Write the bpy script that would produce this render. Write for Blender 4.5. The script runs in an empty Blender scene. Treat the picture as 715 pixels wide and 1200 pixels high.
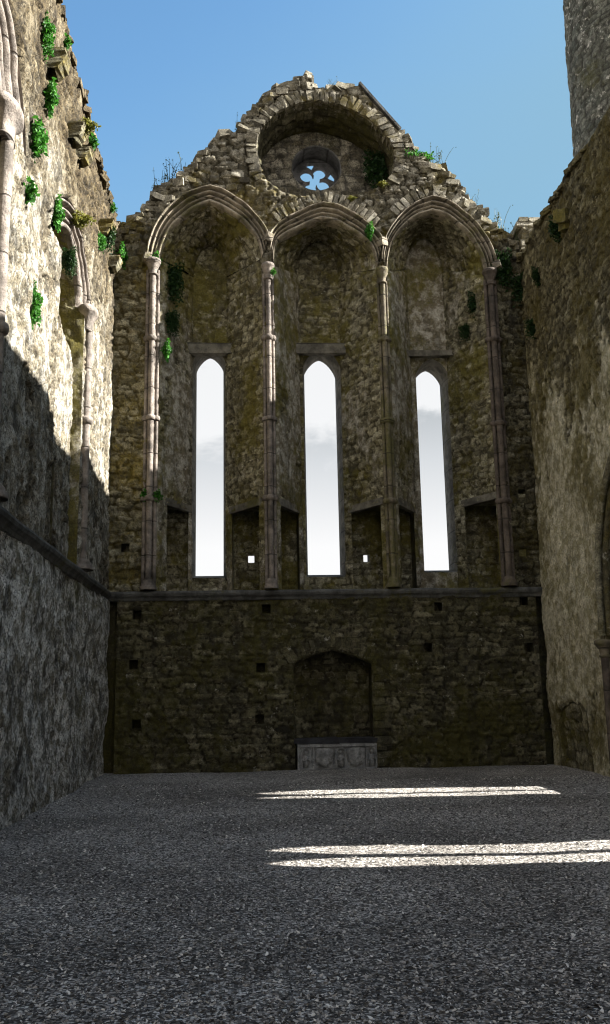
import bpy, math, random
import numpy as np
from mathutils import Matrix, Vector
from mathutils.geometry import delaunay_2d_cdt

random.seed(7)
RNG = np.random.default_rng(11)
scene = bpy.context.scene
COL = scene.collection

# ------------------------------------------------------------------ surveyed frame
EYE = np.array([0.0, 0.0, 1.6])
FPX, YAW, PITCH, ROLL = 1065.81, 0.0673, 0.1998, 0.0187
XL, XR, D, ZS = -3.142, 6.926, 20.75, 3.935       # side walls, end wall, string course height
DB, DO = D + 1.3, D + 2.1                          # back of the window bays, outer face

def cam_axes():
    w = np.array([math.sin(YAW)*math.cos(PITCH), math.cos(YAW)*math.cos(PITCH), math.sin(PITCH)])
    r = np.array([math.cos(YAW), -math.sin(YAW), 0.0]); u = np.cross(r, w)
    c, s = math.cos(ROLL), math.sin(ROLL)
    return c*r - s*u, s*r + c*u, w
_R, _U, _W = cam_axes()

def survey(px, py, axis, val):
    d = _W*FPX + _R*(px-357.5) - _U*(py-600)
    return EYE + d*((val-EYE[axis])/d[axis])
def hb(px, py, y=D):
    p = survey(px, py, 1, y); return (p[0], p[2])
def hl(px, py, x=XL):
    p = survey(px, py, 0, x); return (p[1], p[2])
def hr(px, py, x=XR):
    p = survey(px, py, 0, x); return (p[1], p[2])

# ------------------------------------------------------------------ noise
_TAB = {}
def tab(seed):
    if seed not in _TAB: _TAB[seed] = np.random.default_rng(seed).random((256, 256))
    return _TAB[seed]
def vnoise(x, y, seed=0):
    t = tab(seed); xi = np.floor(x).astype(int); yi = np.floor(y).astype(int)
    fx = x-xi; fy = y-yi; fx = fx*fx*(3-2*fx); fy = fy*fy*(3-2*fy)
    a = t[xi % 256, yi % 256]; b = t[(xi+1) % 256, yi % 256]
    c = t[xi % 256, (yi+1) % 256]; d = t[(xi+1) % 256, (yi+1) % 256]
    return (a*(1-fx)+b*fx)*(1-fy) + (c*(1-fx)+d*fx)*fy
def fbm(x, y, seed=0, o=4):
    s = 0; a = .5; n = 0
    for k in range(o):
        s = s + a*vnoise(x*2**k+17.3*k, y*2**k+9.1*k, seed+k); n += a; a *= .5
    return s/n
def sstep(a, b, x):
    t = np.clip((x-a)/(b-a), 0, 1); return t*t*(3-2*t)

def stonefield(u, v, cw, ch, jit=.8, seed=3):
    """rubble laid in rough courses: distance to the joint, stone tone, stone set-back"""
    T = np.random.default_rng(seed).random((4096, 5))
    uw = u + .35*cw*(vnoise(u/cw*.9, v/ch*.9, seed)-.5)*2*jit + .25*(fbm(u*.5, v*.5, seed+40, 2)-.5)
    vw = v + .55*ch*(vnoise(u/cw*.7+5, v/ch*.7, seed+1)-.5)*2*jit + .30*(fbm(u*.4+3, v*.6, seed+60, 2)-.5)
    j = np.floor(vw/ch).astype(int)
    F1 = np.full(u.shape, 9.); F2 = np.full(u.shape, 9.)
    tint = np.zeros(u.shape); off = np.zeros(u.shape)
    for dj in (-1, 0, 1):
        jj = j+dj
        ro = T[(jj*37) % 4096, 0]*cw*3
        cwl = cw*(.75+.6*T[(jj*53) % 4096, 1])
        i = np.floor((uw-ro)/cwl).astype(int)
        for di in (-1, 0, 1):
            ii = i+di; h = T[(ii*71+jj*613) % 4096]
            du = (uw - ro - (ii+.5+jit*.5*(h[..., 0]-.5))*cwl)/cwl
            dv = (vw - (jj+.5+jit*.45*(h[..., 1]-.5))*ch)/ch
            d = (np.abs(du)**2.6+np.abs(dv)**2.6)**(1/2.6) - .32*jit*(h[..., 2]-.5)
            nw = d < F1
            F2 = np.where(nw, F1, np.minimum(F2, d)); F1 = np.where(nw, d, F1)
            tint = np.where(nw, h[..., 3], tint); off = np.where(nw, h[..., 4], off)
    return F2-F1, tint, off

# ------------------------------------------------------------------ mesh plumbing
def mk(name, verts, facesets, mat, parent=None, smooth=True, attrs=None, base=None):
    """one mesh object from numpy arrays; facesets: list of (n,k) int arrays"""
    verts = np.asarray(verts, float)
    b = base if base is not None else (ROOT.get(parent.name) if parent is not None else None)
    if b is not None: verts = verts - np.asarray(b)
    me = bpy.data.meshes.new(name)
    facesets = [np.asarray(f, int) for f in facesets if len(f)]
    loops = np.concatenate([f.ravel() for f in facesets]); cnt = np.concatenate([np.full(len(f), f.shape[1]) for f in facesets])
    me.vertices.add(len(verts)); me.vertices.foreach_set('co', verts.ravel())
    me.loops.add(len(loops)); me.loops.foreach_set('vertex_index', loops)
    st = np.concatenate([[0], np.cumsum(cnt)[:-1]])
    me.polygons.add(len(cnt)); me.polygons.foreach_set('loop_start', st); me.polygons.foreach_set('loop_total', cnt)
    me.polygons.foreach_set('use_smooth', np.full(len(cnt), smooth))
    for k, a in (attrs or {}).items():
        at = me.attributes.new(k, 'FLOAT', 'POINT'); at.data.foreach_set('value', np.asarray(a, np.float32))
    me.update(calc_edges=True); me.validate()
    if mat is not None: me.materials.append(mat)
    o = bpy.data.objects.new(name, me); COL.objects.link(o)
    if parent is not None:
        o.parent = parent; ROOT[o.name] = ROOT[parent.name]
    elif base is not None:
        o.location = base; ROOT[o.name] = np.asarray(base)
    return o
ROOT = {}
def thing(name, loc, label, cat, group=None):
    o = bpy.data.objects.new(name, None); COL.objects.link(o); o.location = loc
    o.empty_display_size = .3
    o['label'] = label; o['category'] = cat; o['kind'] = 'thing'
    if group: o['group'] = group
    ROOT[o.name] = np.asarray(loc, float)
    return o
class Pile:
    """collects shapes for ONE mesh part"""
    def __init__(s): s.v = []; s.f = {}; s.n = 0; s.t = []
    def add(s, v, faces, tint=None):
        v = np.asarray(v, float); s.v.append(v)
        for f in faces:
            f = np.asarray(f, int)
            if f.ndim == 1: f = f[None, :]
            s.f.setdefault(f.shape[1], []).append(f+s.n)
        s.t.append(np.full(len(v), random.random() if tint is None else tint)); s.n += len(v)
    def box(s, a, b, jit=0):
        a = np.minimum(a, b); b = np.maximum(a, b) if False else b
        x0, y0, z0 = a; x1, y1, z1 = b
        v = np.array([(x0,y0,z0),(x1,y0,z0),(x1,y1,z0),(x0,y1,z0),(x0,y0,z1),(x1,y0,z1),(x1,y1,z1),(x0,y1,z1)], float)
        if jit: v = v + RNG.uniform(-jit, jit, v.shape)
        s.add(v, [[(0,3,2,1),(4,5,6,7),(0,1,5,4),(1,2,6,5),(2,3,7,6),(3,0,4,7)]])
    def grid(s, G):
        n, m = G.shape[:2]; k = np.arange(n*m).reshape(n, m)
        q = np.stack([k[:-1,:-1], k[1:,:-1], k[1:,1:], k[:-1,1:]], -1).reshape(-1, 4)
        s.add(G.reshape(-1, 3), [q])
    def lathe(s, c, prof, n=20, sx=1, sy=1):
        a = np.linspace(0, 2*math.pi, n+1)
        G = np.array([[(c[0]+r*sx*math.cos(t), c[1]+r*sy*math.sin(t), z) for t in a] for r, z in prof])
        s.grid(G)
    def tube(s, path, r, n=8, jit=0):
        P = np.asarray(path, float); m = len(P); r = np.broadcast_to(r, m)
        t = np.gradient(P, axis=0); t /= np.linalg.norm(t, axis=1)[:, None]+1e-9
        up = np.array([0, 0, 1.]) if abs(t[0][2]) < .9 else np.array([1., 0, 0])
        a = np.cross(t, up); a /= np.linalg.norm(a, axis=1)[:, None]+1e-9; b = np.cross(t, a)
        th = np.linspace(0, 2*math.pi, n+1)
        s.grid(np.array([[P[i]+r[i]*(math.cos(x)*a[i]+math.sin(x)*b[i]) for x in th] for i in range(m)]))
    def build(s, name, mat, parent=None, smooth=False, base=None):
        return mk(name, np.concatenate(s.v), [np.concatenate(f) for f in s.f.values()], mat, parent, smooth,
                  {'tint': np.concatenate(s.t)}, base)

def inside(poly, p):
    poly = np.asarray(poly); x, y = p[:, 0], p[:, 1]; r = np.zeros(len(p), bool)
    x0, y0 = poly[-1]
    for x1, y1 in poly:
        c = ((y1 > y) != (y0 > y))
        if c.any() and y1 != y0:
            r ^= c & (x < (x0-x1)*(y-y1)/(y0-y1)+x1)
        x0, y0 = x1, y1
    return r
def resample(poly, sp, closed=True):
    P = [np.asarray(p, float) for p in poly]; out = []
    n = len(P) if closed else len(P)-1
    for i in range(n):
        a, b = P[i], P[(i+1) % len(P)]; k = max(1, int(round(np.linalg.norm(b-a)/sp)))
        out += [a+(b-a)*j/k for j in range(k)]
    if not closed: out.append(P[-1])
    return np.array(out)
def bdist(loops, p):
    d = np.full(len(p), 9.)
    for L in loops:
        a = np.asarray(L); b = np.roll(a, -1, 0)
        for s, e in zip(a, b):
            m = (p[:, 0] > min(s[0], e[0])-.5) & (p[:, 0] < max(s[0], e[0])+.5) & (p[:, 1] > min(s[1], e[1])-.5) & (p[:, 1] < max(s[1], e[1])+.5)
            if not m.any(): continue
            q = p[m]; ab = e-s; t = np.clip(((q-s)@ab)/(ab@ab+1e-12), 0, 1)
            d[m] = np.minimum(d[m], np.linalg.norm(q-(s+t[:, None]*ab), axis=1))
    return d

def relief(u, v, bd, st):
    """height of the masonry surface over its plane, and what covers it"""
    e, tint, off = stonefield(u, v, st['cw'], st['ch'], st.get('jit', .8), st.get('seed', 3))
    dome = sstep(0.0, .20, e); mort = 1-sstep(.04, .20, e)
    w = sstep(0, st.get('edge', .10), bd)
    d = st['amp']*1.25*(dome-.65) + st['amp']*1.5*(off-.5)*dome
    d = d + .55*st['amp']*(fbm(u*11, v*11, 77, 3)-.5)*2
    pl = np.zeros(u.shape)
    if st.get('plaster', 0) > 0:
        lev = st['plaster'] if not callable(st.get('plaster_f')) else st['plaster_f'](u, v)
        nz = fbm(u*1.1+3, v*.7, st.get('seed', 3)+20, 5)*.6+fbm(u*7, v*3.2, st.get('seed', 3)+30, 4)*.4
        pl = sstep(-.02, .05, nz-(1-lev)*.62-.16)
        d = d*(1-pl) + pl*(st['amp']*.75 + .02*(fbm(u*5, v*5, 91, 3)-.5) + st.get('pit', .8)*st['amp']*(fbm(u*9, v*9, 95, 4)-.5)*2)
    d = d + st.get('wave', .05)*(fbm(u*.6, v*.6, 55, 2)-.5)*2
    return d*w, tint, mort*(1-pl), pl

def sheet(name, outline, holes, frame, st, mat, parent, sp=.05, jit=.35):
    """a stretch of masonry in the plane (u,v): exact outline and openings, stones in relief"""
    O, U, V, N = [np.asarray(a, float) for a in frame]
    L = [resample(outline, sp)] + [resample(h, sp) for h in holes]
    lo = L[0].min(0); hi = L[0].max(0)
    gx, gy = np.meshgrid(np.arange(lo[0]+sp/2, hi[0], sp), np.arange(lo[1]+sp/2, hi[1], sp*.95))
    gx[::2] += sp*.5
    g = np.stack([gx.ravel(), gy.ravel()], 1) + RNG.uniform(-jit, jit, (gx.size, 2))*sp
    ok = inside(L[0], g)
    for h in L[1:]: ok &= ~inside(h, g)
    g = g[ok]; bd = bdist([outline]+list(holes), g); k = bd > sp*.45; g = g[k]; bd = bd[k]
    pts = np.concatenate(L+[g]); edges = []; s = 0
    for l in L:
        n = len(l); edges += [(s+i, s+(i+1) % n) for i in range(n)]; s += n
    v, _, f, ov, _, _ = delaunay_2d_cdt([Vector(p) for p in pts], edges, [], 0, 1e-5)
    v = np.array([tuple(p) for p in v]); f = np.array(f, int)
    c = v[f].mean(1); ok = inside(L[0], c)
    for h in L[1:]: ok &= ~inside(h, c)
    f = f[ok]
    b = bdist([outline]+list(holes), v)
    d, tint, mort, pl = relief(v[:, 0], v[:, 1], b, st)
    P = O + v[:, :1]*U + v[:, 1:2]*V + d[:, None]*N
    return mk(name, P, [f], mat, parent, True, dict(tint=tint, mort=mort, plas=pl))

def loft(name, A, B, M, N, st, mat, parent, uoff=0):
    """curved masonry between two lines of points (vaults, soffits); N(i) roughly the open side"""
    A = np.asarray(A, float); B = np.asarray(B, float); n = len(A)
    t = np.linspace(0, 1, M)
    G = A[:, None]*(1-t)[None, :, None] + B[:, None]*t[None, :, None]
    du = np.gradient(G, axis=0); dv = np.gradient(G, axis=1); nn = np.cross(du, dv)
    nn /= np.linalg.norm(nn, axis=2)[..., None]+1e-9
    c = np.asarray(N, float); flip = ((c-G)*nn).sum(2) < 0; nn[flip] *= -1
    ul = np.concatenate([[0], np.cumsum(np.linalg.norm(np.diff(A, axis=0), axis=1))])+uoff
    vl = t*np.linalg.norm(B-A, axis=1).mean()
    u = np.repeat(ul[:, None], M, 1).ravel(); v = np.repeat(vl[None], n, 0).ravel()
    bd = np.minimum(v, vl[-1]-v)
    d, tint, mort, pl = relief(u, v+uoff*.3, bd, st)
    P = G.reshape(-1, 3)+d[:, None]*nn.reshape(-1, 3)
    k = np.arange(n*M).reshape(n, M)
    q = np.stack([k[:-1,:-1], k[1:,:-1], k[1:,1:], k[:-1,1:]], -1).reshape(-1, 4)
    return mk(name, P, [q], mat, parent, True, dict(tint=tint, mort=mort, plas=pl))

# a dozen broken stones (convex hulls), reused inside every rubble part
import bmesh
HULLS = []
for k in range(14):
    bm = bmesh.new()
    for i in range(8):                     # broken blocks: knocked corners
        p = np.array([1 if i & 1 else -1, 1 if i & 2 else -1, 1 if i & 4 else -1])*np.array([random.uniform(.74, 1) for _ in range(3)])
        bm.verts.new(p*.5)
        for ax in range(3):
            q = p.copy(); q[ax] *= random.uniform(.45, .75); q *= random.uniform(.98, 1.06); bm.verts.new(q*.5)
    bmesh.ops.convex_hull(bm, input=bm.verts)
    for w in [w for w in bm.verts if not w.link_faces]: bm.verts.remove(w)
    bmesh.ops.triangulate(bm, faces=bm.faces); bm.verts.index_update()
    HULLS.append((np.array([w.co[:] for w in bm.verts]), np.array([[w.index for w in f.verts] for f in bm.faces])))
    bm.free()
def rotm(ax, ay, az):
    return np.array(Matrix.Rotation(az, 3, 'Z') @ Matrix.Rotation(ay, 3, 'Y') @ Matrix.Rotation(ax, 3, 'X'))
def stone(pile, c, size, tilt=.25, az=None):
    v, f = random.choice(HULLS)
    R = rotm(random.uniform(-tilt, tilt), random.uniform(-tilt, tilt), random.uniform(0, 6.3) if az is None else az+random.uniform(-tilt, tilt))
    pile.add((v*np.asarray(size))@R.T+np.asarray(c), [f])

def smooth_curve(pts, n):
    """Catmull-Rom through surveyed points, evenly resampled"""
    P = [np.asarray(p, float) for p in pts]; P = [2*P[0]-P[1]]+P+[2*P[-1]-P[-2]]; out = []
    for i in range(1, len(P)-2):
        a, b, c, d = P[i-1:i+3]
        for t in np.linspace(0, 1, 12, endpoint=False):
            out.append(.5*((2*b)+(-a+c)*t+(2*a-5*b+4*c-d)*t*t+(-a+3*b-3*c+d)*t**3))
    out = np.array(out+[P[-2]])
    s = np.concatenate([[0], np.cumsum(np.linalg.norm(np.diff(out, axis=0), axis=1))])
    q = np.linspace(0, s[-1], n)
    return np.stack([np.interp(q, s, out[:, k]) for k in range(out.shape[1])], 1)

# ------------------------------------------------------------------ materials
def nt(name):
    m = bpy.data.materials.new(name); m.use_nodes = True; t = m.node_tree; t.nodes.clear()
    o = t.nodes.new('ShaderNodeOutputMaterial'); b = t.nodes.new('ShaderNodeBsdfPrincipled')
    b.inputs['Specular IOR Level'].default_value = .25
    t.links.new(b.outputs[0], o.inputs[0]); return m, t, b
class NB:
    def __init__(s, t): s.t = t; s.co = t.nodes.new('ShaderNodeTexCoord').outputs['Object']
    def L(s, a, i): s.t.links.new(a, i)
    def put(s, v, i):
        if hasattr(v, 'is_linked') or hasattr(v, 'links'): s.L(v, i)
        else: i.default_value = v
    def map(s, sc):
        m = s.t.nodes.new('ShaderNodeMapping'); m.inputs['Scale'].default_value = sc; s.L(s.co, m.inputs[0]); return m.outputs[0]
    def noise(s, scale, detail=4, rough=.55, vec=None, dist=0):
        n = s.t.nodes.new('ShaderNodeTexNoise'); n.inputs['Scale'].default_value = scale; n.inputs['Detail'].default_value = detail
        n.inputs['Roughness'].default_value = rough; n.inputs['Distortion'].default_value = dist
        s.L(vec if vec is not None else s.co, n.inputs['Vector']); return n.outputs[0]
    def vor(s, scale, vec=None, feat='F1', out='Distance', rnd=1):
        n = s.t.nodes.new('ShaderNodeTexVoronoi'); n.feature = feat; n.inputs['Scale'].default_value = scale; n.inputs['Randomness'].default_value = rnd
        s.L(vec if vec is not None else s.co, n.inputs['Vector']); return n.outputs[out]
    def attr(s, n):
        a = s.t.nodes.new('ShaderNodeAttribute'); a.attribute_name = n; return a.outputs['Fac']
    def ramp(s, f, stops):
        r = s.t.nodes.new('ShaderNodeValToRGB'); e = r.color_ramp.elements
        while len(e) < len(stops): e.new(.5)
        for x, (p, c) in zip(e, stops):
            x.position = p; x.color = (*c, 1) if isinstance(c, tuple) else (c, c, c, 1)
        s.L(f, r.inputs[0]); return r.outputs[0]
    def mix(s, f, a, b, mode='MIX'):
        m = s.t.nodes.new('ShaderNodeMix'); m.data_type = 'RGBA'; m.blend_type = mode; m.clamp_factor = True
        s.put(f, m.inputs[0]); s.put((*a, 1) if isinstance(a, tuple) else a, m.inputs[6]); s.put((*b, 1) if isinstance(b, tuple) else b, m.inputs[7])
        return m.outputs[2]
    def math(s, op, a, b=0.0):
        m = s.t.nodes.new('ShaderNodeMath'); m.operation = op; s.put(a, m.inputs[0]); s.put(b, m.inputs[1]); return m.outputs[0]
    def rng(s, v, a, b, c=0.0, d=1.0):
        m = s.t.nodes.new('ShaderNodeMapRange'); m.interpolation_type = 'SMOOTHSTEP'; s.put(v, m.inputs[0])
        for i, x in zip((1, 2, 3, 4), (a, b, c, d)): m.inputs[i].default_value = x
        return m.outputs[0]
    def bump(s, h, strength, dist, bsdf, nrm=None):
        b = s.t.nodes.new('ShaderNodeBump'); b.inputs['Strength'].default_value = strength; b.inputs['Distance'].default_value = dist
        s.L(h, b.inputs['Height'])
        if nrm is not None: s.L(nrm, b.inputs['Normal'])
        if bsdf is not None: s.L(b.outputs[0], bsdf.inputs['Normal'])
        return b.outputs[0]
    def z(s):
        p = s.t.nodes.new('ShaderNodeSeparateXYZ'); s.L(s.co, p.inputs[0]); return p.outputs

def masonry(name, tones, mortar, plaster=(.5,.46,.38), moss=(.07,.075,.015), moss_amt=.3, stain=.5, white=.25, rough_bump=.7, gain=1.0, warm=None, pits=.7, crown=None, lic_t=.60, streak=(2.6, .75), pl_dark=(.38,.345,.27)):
    """weathered stone: per-stone tone, joints, render, moss, black water stains, pale lichen"""
    m, t, b = nt(name); n = NB(t)
    c = n.ramp(n.attr('tint'), [(i/(len(tones)-1), x) for i, x in enumerate(tones)])
    fine = n.noise(26, 6, .7); mid = n.noise(6, 5, .6)
    c = n.mix(n.rng(mid, .3, .72), n.mix(1.0, c, (.48,.46,.42), 'MULTIPLY'), n.mix(1.0, c, (1.38,1.35,1.27), 'MULTIPLY'))
    c = n.mix(n.attr('mort'), c, mortar)  # dark mortar, also standing in for shade between the stones
    pn = n.mix(n.rng(n.noise(4.2, 8, .72, dist=.2), .42, .60), n.mix(1.0, plaster, pl_dark, 'MULTIPLY'), plaster)
    c = n.mix(n.attr('plas'), c, pn)
    if warm:
        c = n.mix(n.rng(n.noise(.9, 4, .6), .48, .66, 0, .75), c, n.mix(1.0, c, warm, 'MULTIPLY'))
    # pale crusty lichen in small patches
    lic = n.math('MULTIPLY', n.rng(n.noise(5.5, 6, .7), lic_t, lic_t+.07), n.rng(n.noise(1.3, 3, .5), .42, .6))
    c = n.mix(n.math('MULTIPLY', lic, white), c, (.58,.56,.50))
    # moss and algae
    mo = n.rng(n.math('ADD', n.math('MULTIPLY', n.noise(.55, 4, .6), .6), n.math('MULTIPLY', n.noise(5, 6, .7), .4)), .62-.3*moss_amt, .74-.3*moss_amt)
    mc = n.mix(n.noise(9, 4, .6), moss, (moss[0]*2.2, moss[1]*1.7, moss[2]*1.3))
    c = n.mix(n.math('MULTIPLY', mo, .85), c, mc)
    # black staining that runs down the face
    stv = n.noise(1.0, 6, .68, vec=n.map((streak[0], streak[0], streak[1])))
    sp = n.noise(11, 6, .75, vec=n.map((1, 1, .7)))
    sm = n.rng(n.math('ADD', n.math('MULTIPLY', stv, .6), n.math('MULTIPLY', sp, .4)), .47, .60)
    c = n.mix(n.math('MULTIPLY', sm, stain), c, (.022,.020,.017))
    c = n.mix(n.rng(fine, .36, .54, pits, 0), c, (.022,.020,.016))
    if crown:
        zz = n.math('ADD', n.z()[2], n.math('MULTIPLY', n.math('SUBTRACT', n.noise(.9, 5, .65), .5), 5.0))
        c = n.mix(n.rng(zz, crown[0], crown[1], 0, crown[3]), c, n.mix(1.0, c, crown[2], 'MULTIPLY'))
    grit = n.noise(48, 4, .75); c = n.mix(n.rng(grit, .35, .65), n.mix(1.0, c, (.74,.73,.71), 'MULTIPLY'), n.mix(1.0, c, (1.22,1.22,1.2), 'MULTIPLY'))
    if gain != 1: c = n.mix(1.0, c, (gain,)*3, 'MULTIPLY')
    n.L(c, b.inputs['Base Color']); b.inputs['Roughness'].default_value = .92
    h = n.math('ADD', n.math('MULTIPLY', fine, 1.0), n.math('MULTIPLY', n.noise(70, 3, .6), .4))
    n.bump(h, rough_bump, .05, b)
    return m
def dressed(name, col, dark=.5, moss_amt=.2, pink=0.0, joint=1.6):
    """cut stone of shafts, mouldings and frames: smooth, with joints and weather"""
    m, t, b = nt(name); n = NB(t)
    c = n.mix(n.rng(n.noise(4, 6, .65), .3, .7), tuple(x*.45 for x in col), tuple(x*1.3 for x in col))
    c = n.mix(n.rng(n.noise(1.1, 4, .6), .5, .68, 0, dark), c, (.035,.032,.028))
    mo = n.rng(n.math('ADD', n.math('MULTIPLY', n.noise(.7, 4, .6), .6), n.math('MULTIPLY', n.noise(6, 6, .7), .4)), .62-.3*moss_amt, .72-.3*moss_amt)
    c = n.mix(n.math('MULTIPLY', mo, .75), c, (.10,.095,.025))
    zz = n.z()[2]
    j = n.math('PINGPONG', zz, joint/4); jm = n.rng(j, .004, .02, 1, 0)
    c = n.mix(n.math('MULTIPLY', jm, .6), c, (.03,.028,.025))
    c = n.mix(n.rng(n.noise(30, 5, .7), .34, .46, .5, 0), c, (.04,.035,.03))
    n.L(c, b.inputs['Base Color']); b.inputs['Roughness'].default_value = .85
    blk = n.noise(2.2, 3, .5, vec=n.map((3, 3, 1)))
    hh = n.math('ADD', n.math('MULTIPLY', n.noise(14, 6, .7), 1.4), n.math('MULTIPLY', n.noise(48, 4, .65), .5)); hh = n.math('SUBTRACT', hh, n.math('MULTIPLY', jm, .8))
    n.bump(hh, .8, .03, b)
    return m
def leaf(name, a, bb):
    m, t, b = nt(name); n = NB(t)
    c = n.mix(n.attr('tint'), a, bb); n.L(c, b.inputs['Base Color']); b.inputs['Roughness'].default_value = .55
    o = [x for x in t.nodes if x.type == 'OUTPUT_MATERIAL'][0]
    tr = t.nodes.new('ShaderNodeBsdfTranslucent'); n.L(c, tr.inputs[0]); mx = t.nodes.new('ShaderNodeMixShader'); mx.inputs[0].default_value = .35
    n.L(b.outputs[0], mx.inputs[1]); n.L(tr.outputs[0], mx.inputs[2]); n.L(mx.outputs[0], o.inputs[0])
    return m
SUN_S, SKY_S, CLOUD_S, EXPO = 5.0, .075, .205, 2.3
SKY_ALT, SKY_AIR = 300, .7
def SKY_TINT(t, sky, bg):
    m = t.nodes.new('ShaderNodeMix'); m.data_type = 'RGBA'; m.blend_type = 'MULTIPLY'; m.inputs[0].default_value = 1
    t.links.new(sky.outputs[0], m.inputs[6]); m.inputs[7].default_value = (.78, 1.04, 1.0, 1); t.links.new(m.outputs[2], bg.inputs[0])
# ------------------------------------------------------------------ stones of the place
GREY = [(.085,.078,.062), (.21,.195,.155), (.36,.34,.29), (.16,.145,.105), (.46,.44,.39), (.125,.112,.082)]
BROWN = [(.080,.074,.048), (.19,.178,.122), (.33,.312,.228), (.125,.115,.072), (.43,.415,.325), (.165,.153,.10)]
DARK_STONE = [(.030,.028,.017), (.090,.084,.050), (.150,.140,.086), (.056,.052,.030), (.22,.208,.145), (.086,.074,.046)]
M_GABLE = masonry('rubble_limestone', GREY, (.058,.050,.028), moss=(.085,.078,.016), moss_amt=.46, stain=.42, white=.95, rough_bump=1.0, pits=.5)
M_BAY = masonry('bay_rubble', BROWN, (.055,.046,.028), plaster=(.46,.435,.375), moss=(.080,.082,.017), moss_amt=.55, stain=.42, white=.9, pits=.4, gain=1.18)
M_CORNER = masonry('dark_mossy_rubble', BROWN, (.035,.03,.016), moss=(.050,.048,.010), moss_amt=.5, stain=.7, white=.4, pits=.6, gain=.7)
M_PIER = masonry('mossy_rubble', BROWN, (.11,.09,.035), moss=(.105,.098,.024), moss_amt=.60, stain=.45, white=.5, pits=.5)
M_DARK = masonry('dark_rubble', DARK_STONE, (.020,.017,.009), moss=(.040,.043,.010), moss_amt=.55, stain=.5, white=.7, pits=.35, gain=1.02)  # darker stone tones, used on the lower wall and inside recesses
M_LEFT = masonry('limewashed_rubble', [(.12,.10,.07), (.24,.21,.16), (.36,.33,.27), (.17,.145,.10), (.46,.43,.37)], (.10,.083,.052),
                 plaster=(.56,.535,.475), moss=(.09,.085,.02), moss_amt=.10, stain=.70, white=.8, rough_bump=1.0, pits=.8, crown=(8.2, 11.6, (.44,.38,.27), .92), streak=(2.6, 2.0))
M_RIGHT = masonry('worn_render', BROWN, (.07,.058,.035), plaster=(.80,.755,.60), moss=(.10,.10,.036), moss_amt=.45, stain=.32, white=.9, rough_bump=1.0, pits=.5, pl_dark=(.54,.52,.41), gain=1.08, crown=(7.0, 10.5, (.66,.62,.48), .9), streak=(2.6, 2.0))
M_LEFT_LOW = masonry('grey_limewash', [(.16,.15,.13), (.30,.285,.25), (.42,.405,.37), (.22,.205,.175), (.52,.51,.48)], (.14,.13,.105), plaster=(.80,.785,.75), moss=(.09,.095,.035), moss_amt=.25, stain=.78, white=1.0, pits=.9, pl_dark=(.27,.25,.20), streak=(2.6, 1.6))
M_FOOT = masonry('footing_stone', BROWN, (.05,.043,.025), moss=(.075,.078,.018), moss_amt=.5, stain=.4, white=.4, pits=.5, gain=1.1)
M_TOWER = masonry('tower_ashlar', [(.07,.08,.07), (.12,.13,.115), (.175,.185,.165), (.095,.10,.085), (.21,.215,.195)], (.03,.03,.025), moss=(.05,.058,.028), moss_amt=.25, lic_t=.55, stain=.4, white=1.0)
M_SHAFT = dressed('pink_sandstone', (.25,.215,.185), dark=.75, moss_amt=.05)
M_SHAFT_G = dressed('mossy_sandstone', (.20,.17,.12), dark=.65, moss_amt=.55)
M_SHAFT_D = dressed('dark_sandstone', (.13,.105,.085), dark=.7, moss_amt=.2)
M_ARCH = dressed('arch_stone', (.33,.285,.22), dark=.6, moss_amt=.38, joint=1.1)
M_TRIM = dressed('dark_trim', (.11,.11,.105), dark=.7, moss_amt=.25)
M_FRAME = dressed('window_stone', (.16,.16,.165), dark=.5, moss_amt=.05)
M_LINTEL = dressed('lintel_stone', (.20,.185,.15), dark=.55, moss_amt=.3)
M_CORBEL = dressed('mossy_corbel', (.12,.105,.075), dark=.8, moss_amt=.4, joint=9)
M_TOMB = dressed('tomb_limestone', (.34,.34,.335), dark=.75, moss_amt=.0, joint=9)
M_SLAB = dressed('tomb_slab', (.045,.045,.05), dark=.8, moss_amt=.05, joint=9)
M_LEAF = leaf('fern_green', (.016,.075,.010), (.07,.26,.025))
M_IVY = leaf('dark_ivy', (.008,.028,.008), (.03,.07,.015))
M_WEED = leaf('dry_weed', (.03,.05,.02), (.09,.11,.05))
M_MOSS = leaf('yellow_moss', (.07,.085,.012), (.19,.18,.03))

SG = dict(cw=.34, ch=.15, jit=.85, amp=.06, seed=5, edge=.08)
SB = dict(cw=.34, ch=.125, jit=.65, amp=.042, seed=9, edge=.06)
SD = dict(cw=.34, ch=.115, jit=.6, amp=.036, seed=15, edge=.06)
FB = lambda y: ((0, y, 0), (1, 0, 0), (0, 0, 1), (0, -1, 0))        # faces the viewer
def rect(x0, x1, z0, z1): return [(x0, z0), (x1, z0), (x1, z1), (x0, z1)]
def frame_box(pile, poly, frame, depth, back=True):
    """the inside of a hole through a wall: sides and an end"""
    O, U, V, N = [np.asarray(a, float) for a in frame]
    p = np.asarray(poly, float); a = O+p[:, :1]*U+p[:, 1:]*V; bk = a-N*depth
    n = len(p)
    pile.add(np.concatenate([a, bk]), [[(i, (i+1) % n, n+(i+1) % n, n+i) for i in range(n)]])
    if back: pile.add(bk, [list(range(n))])

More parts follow.
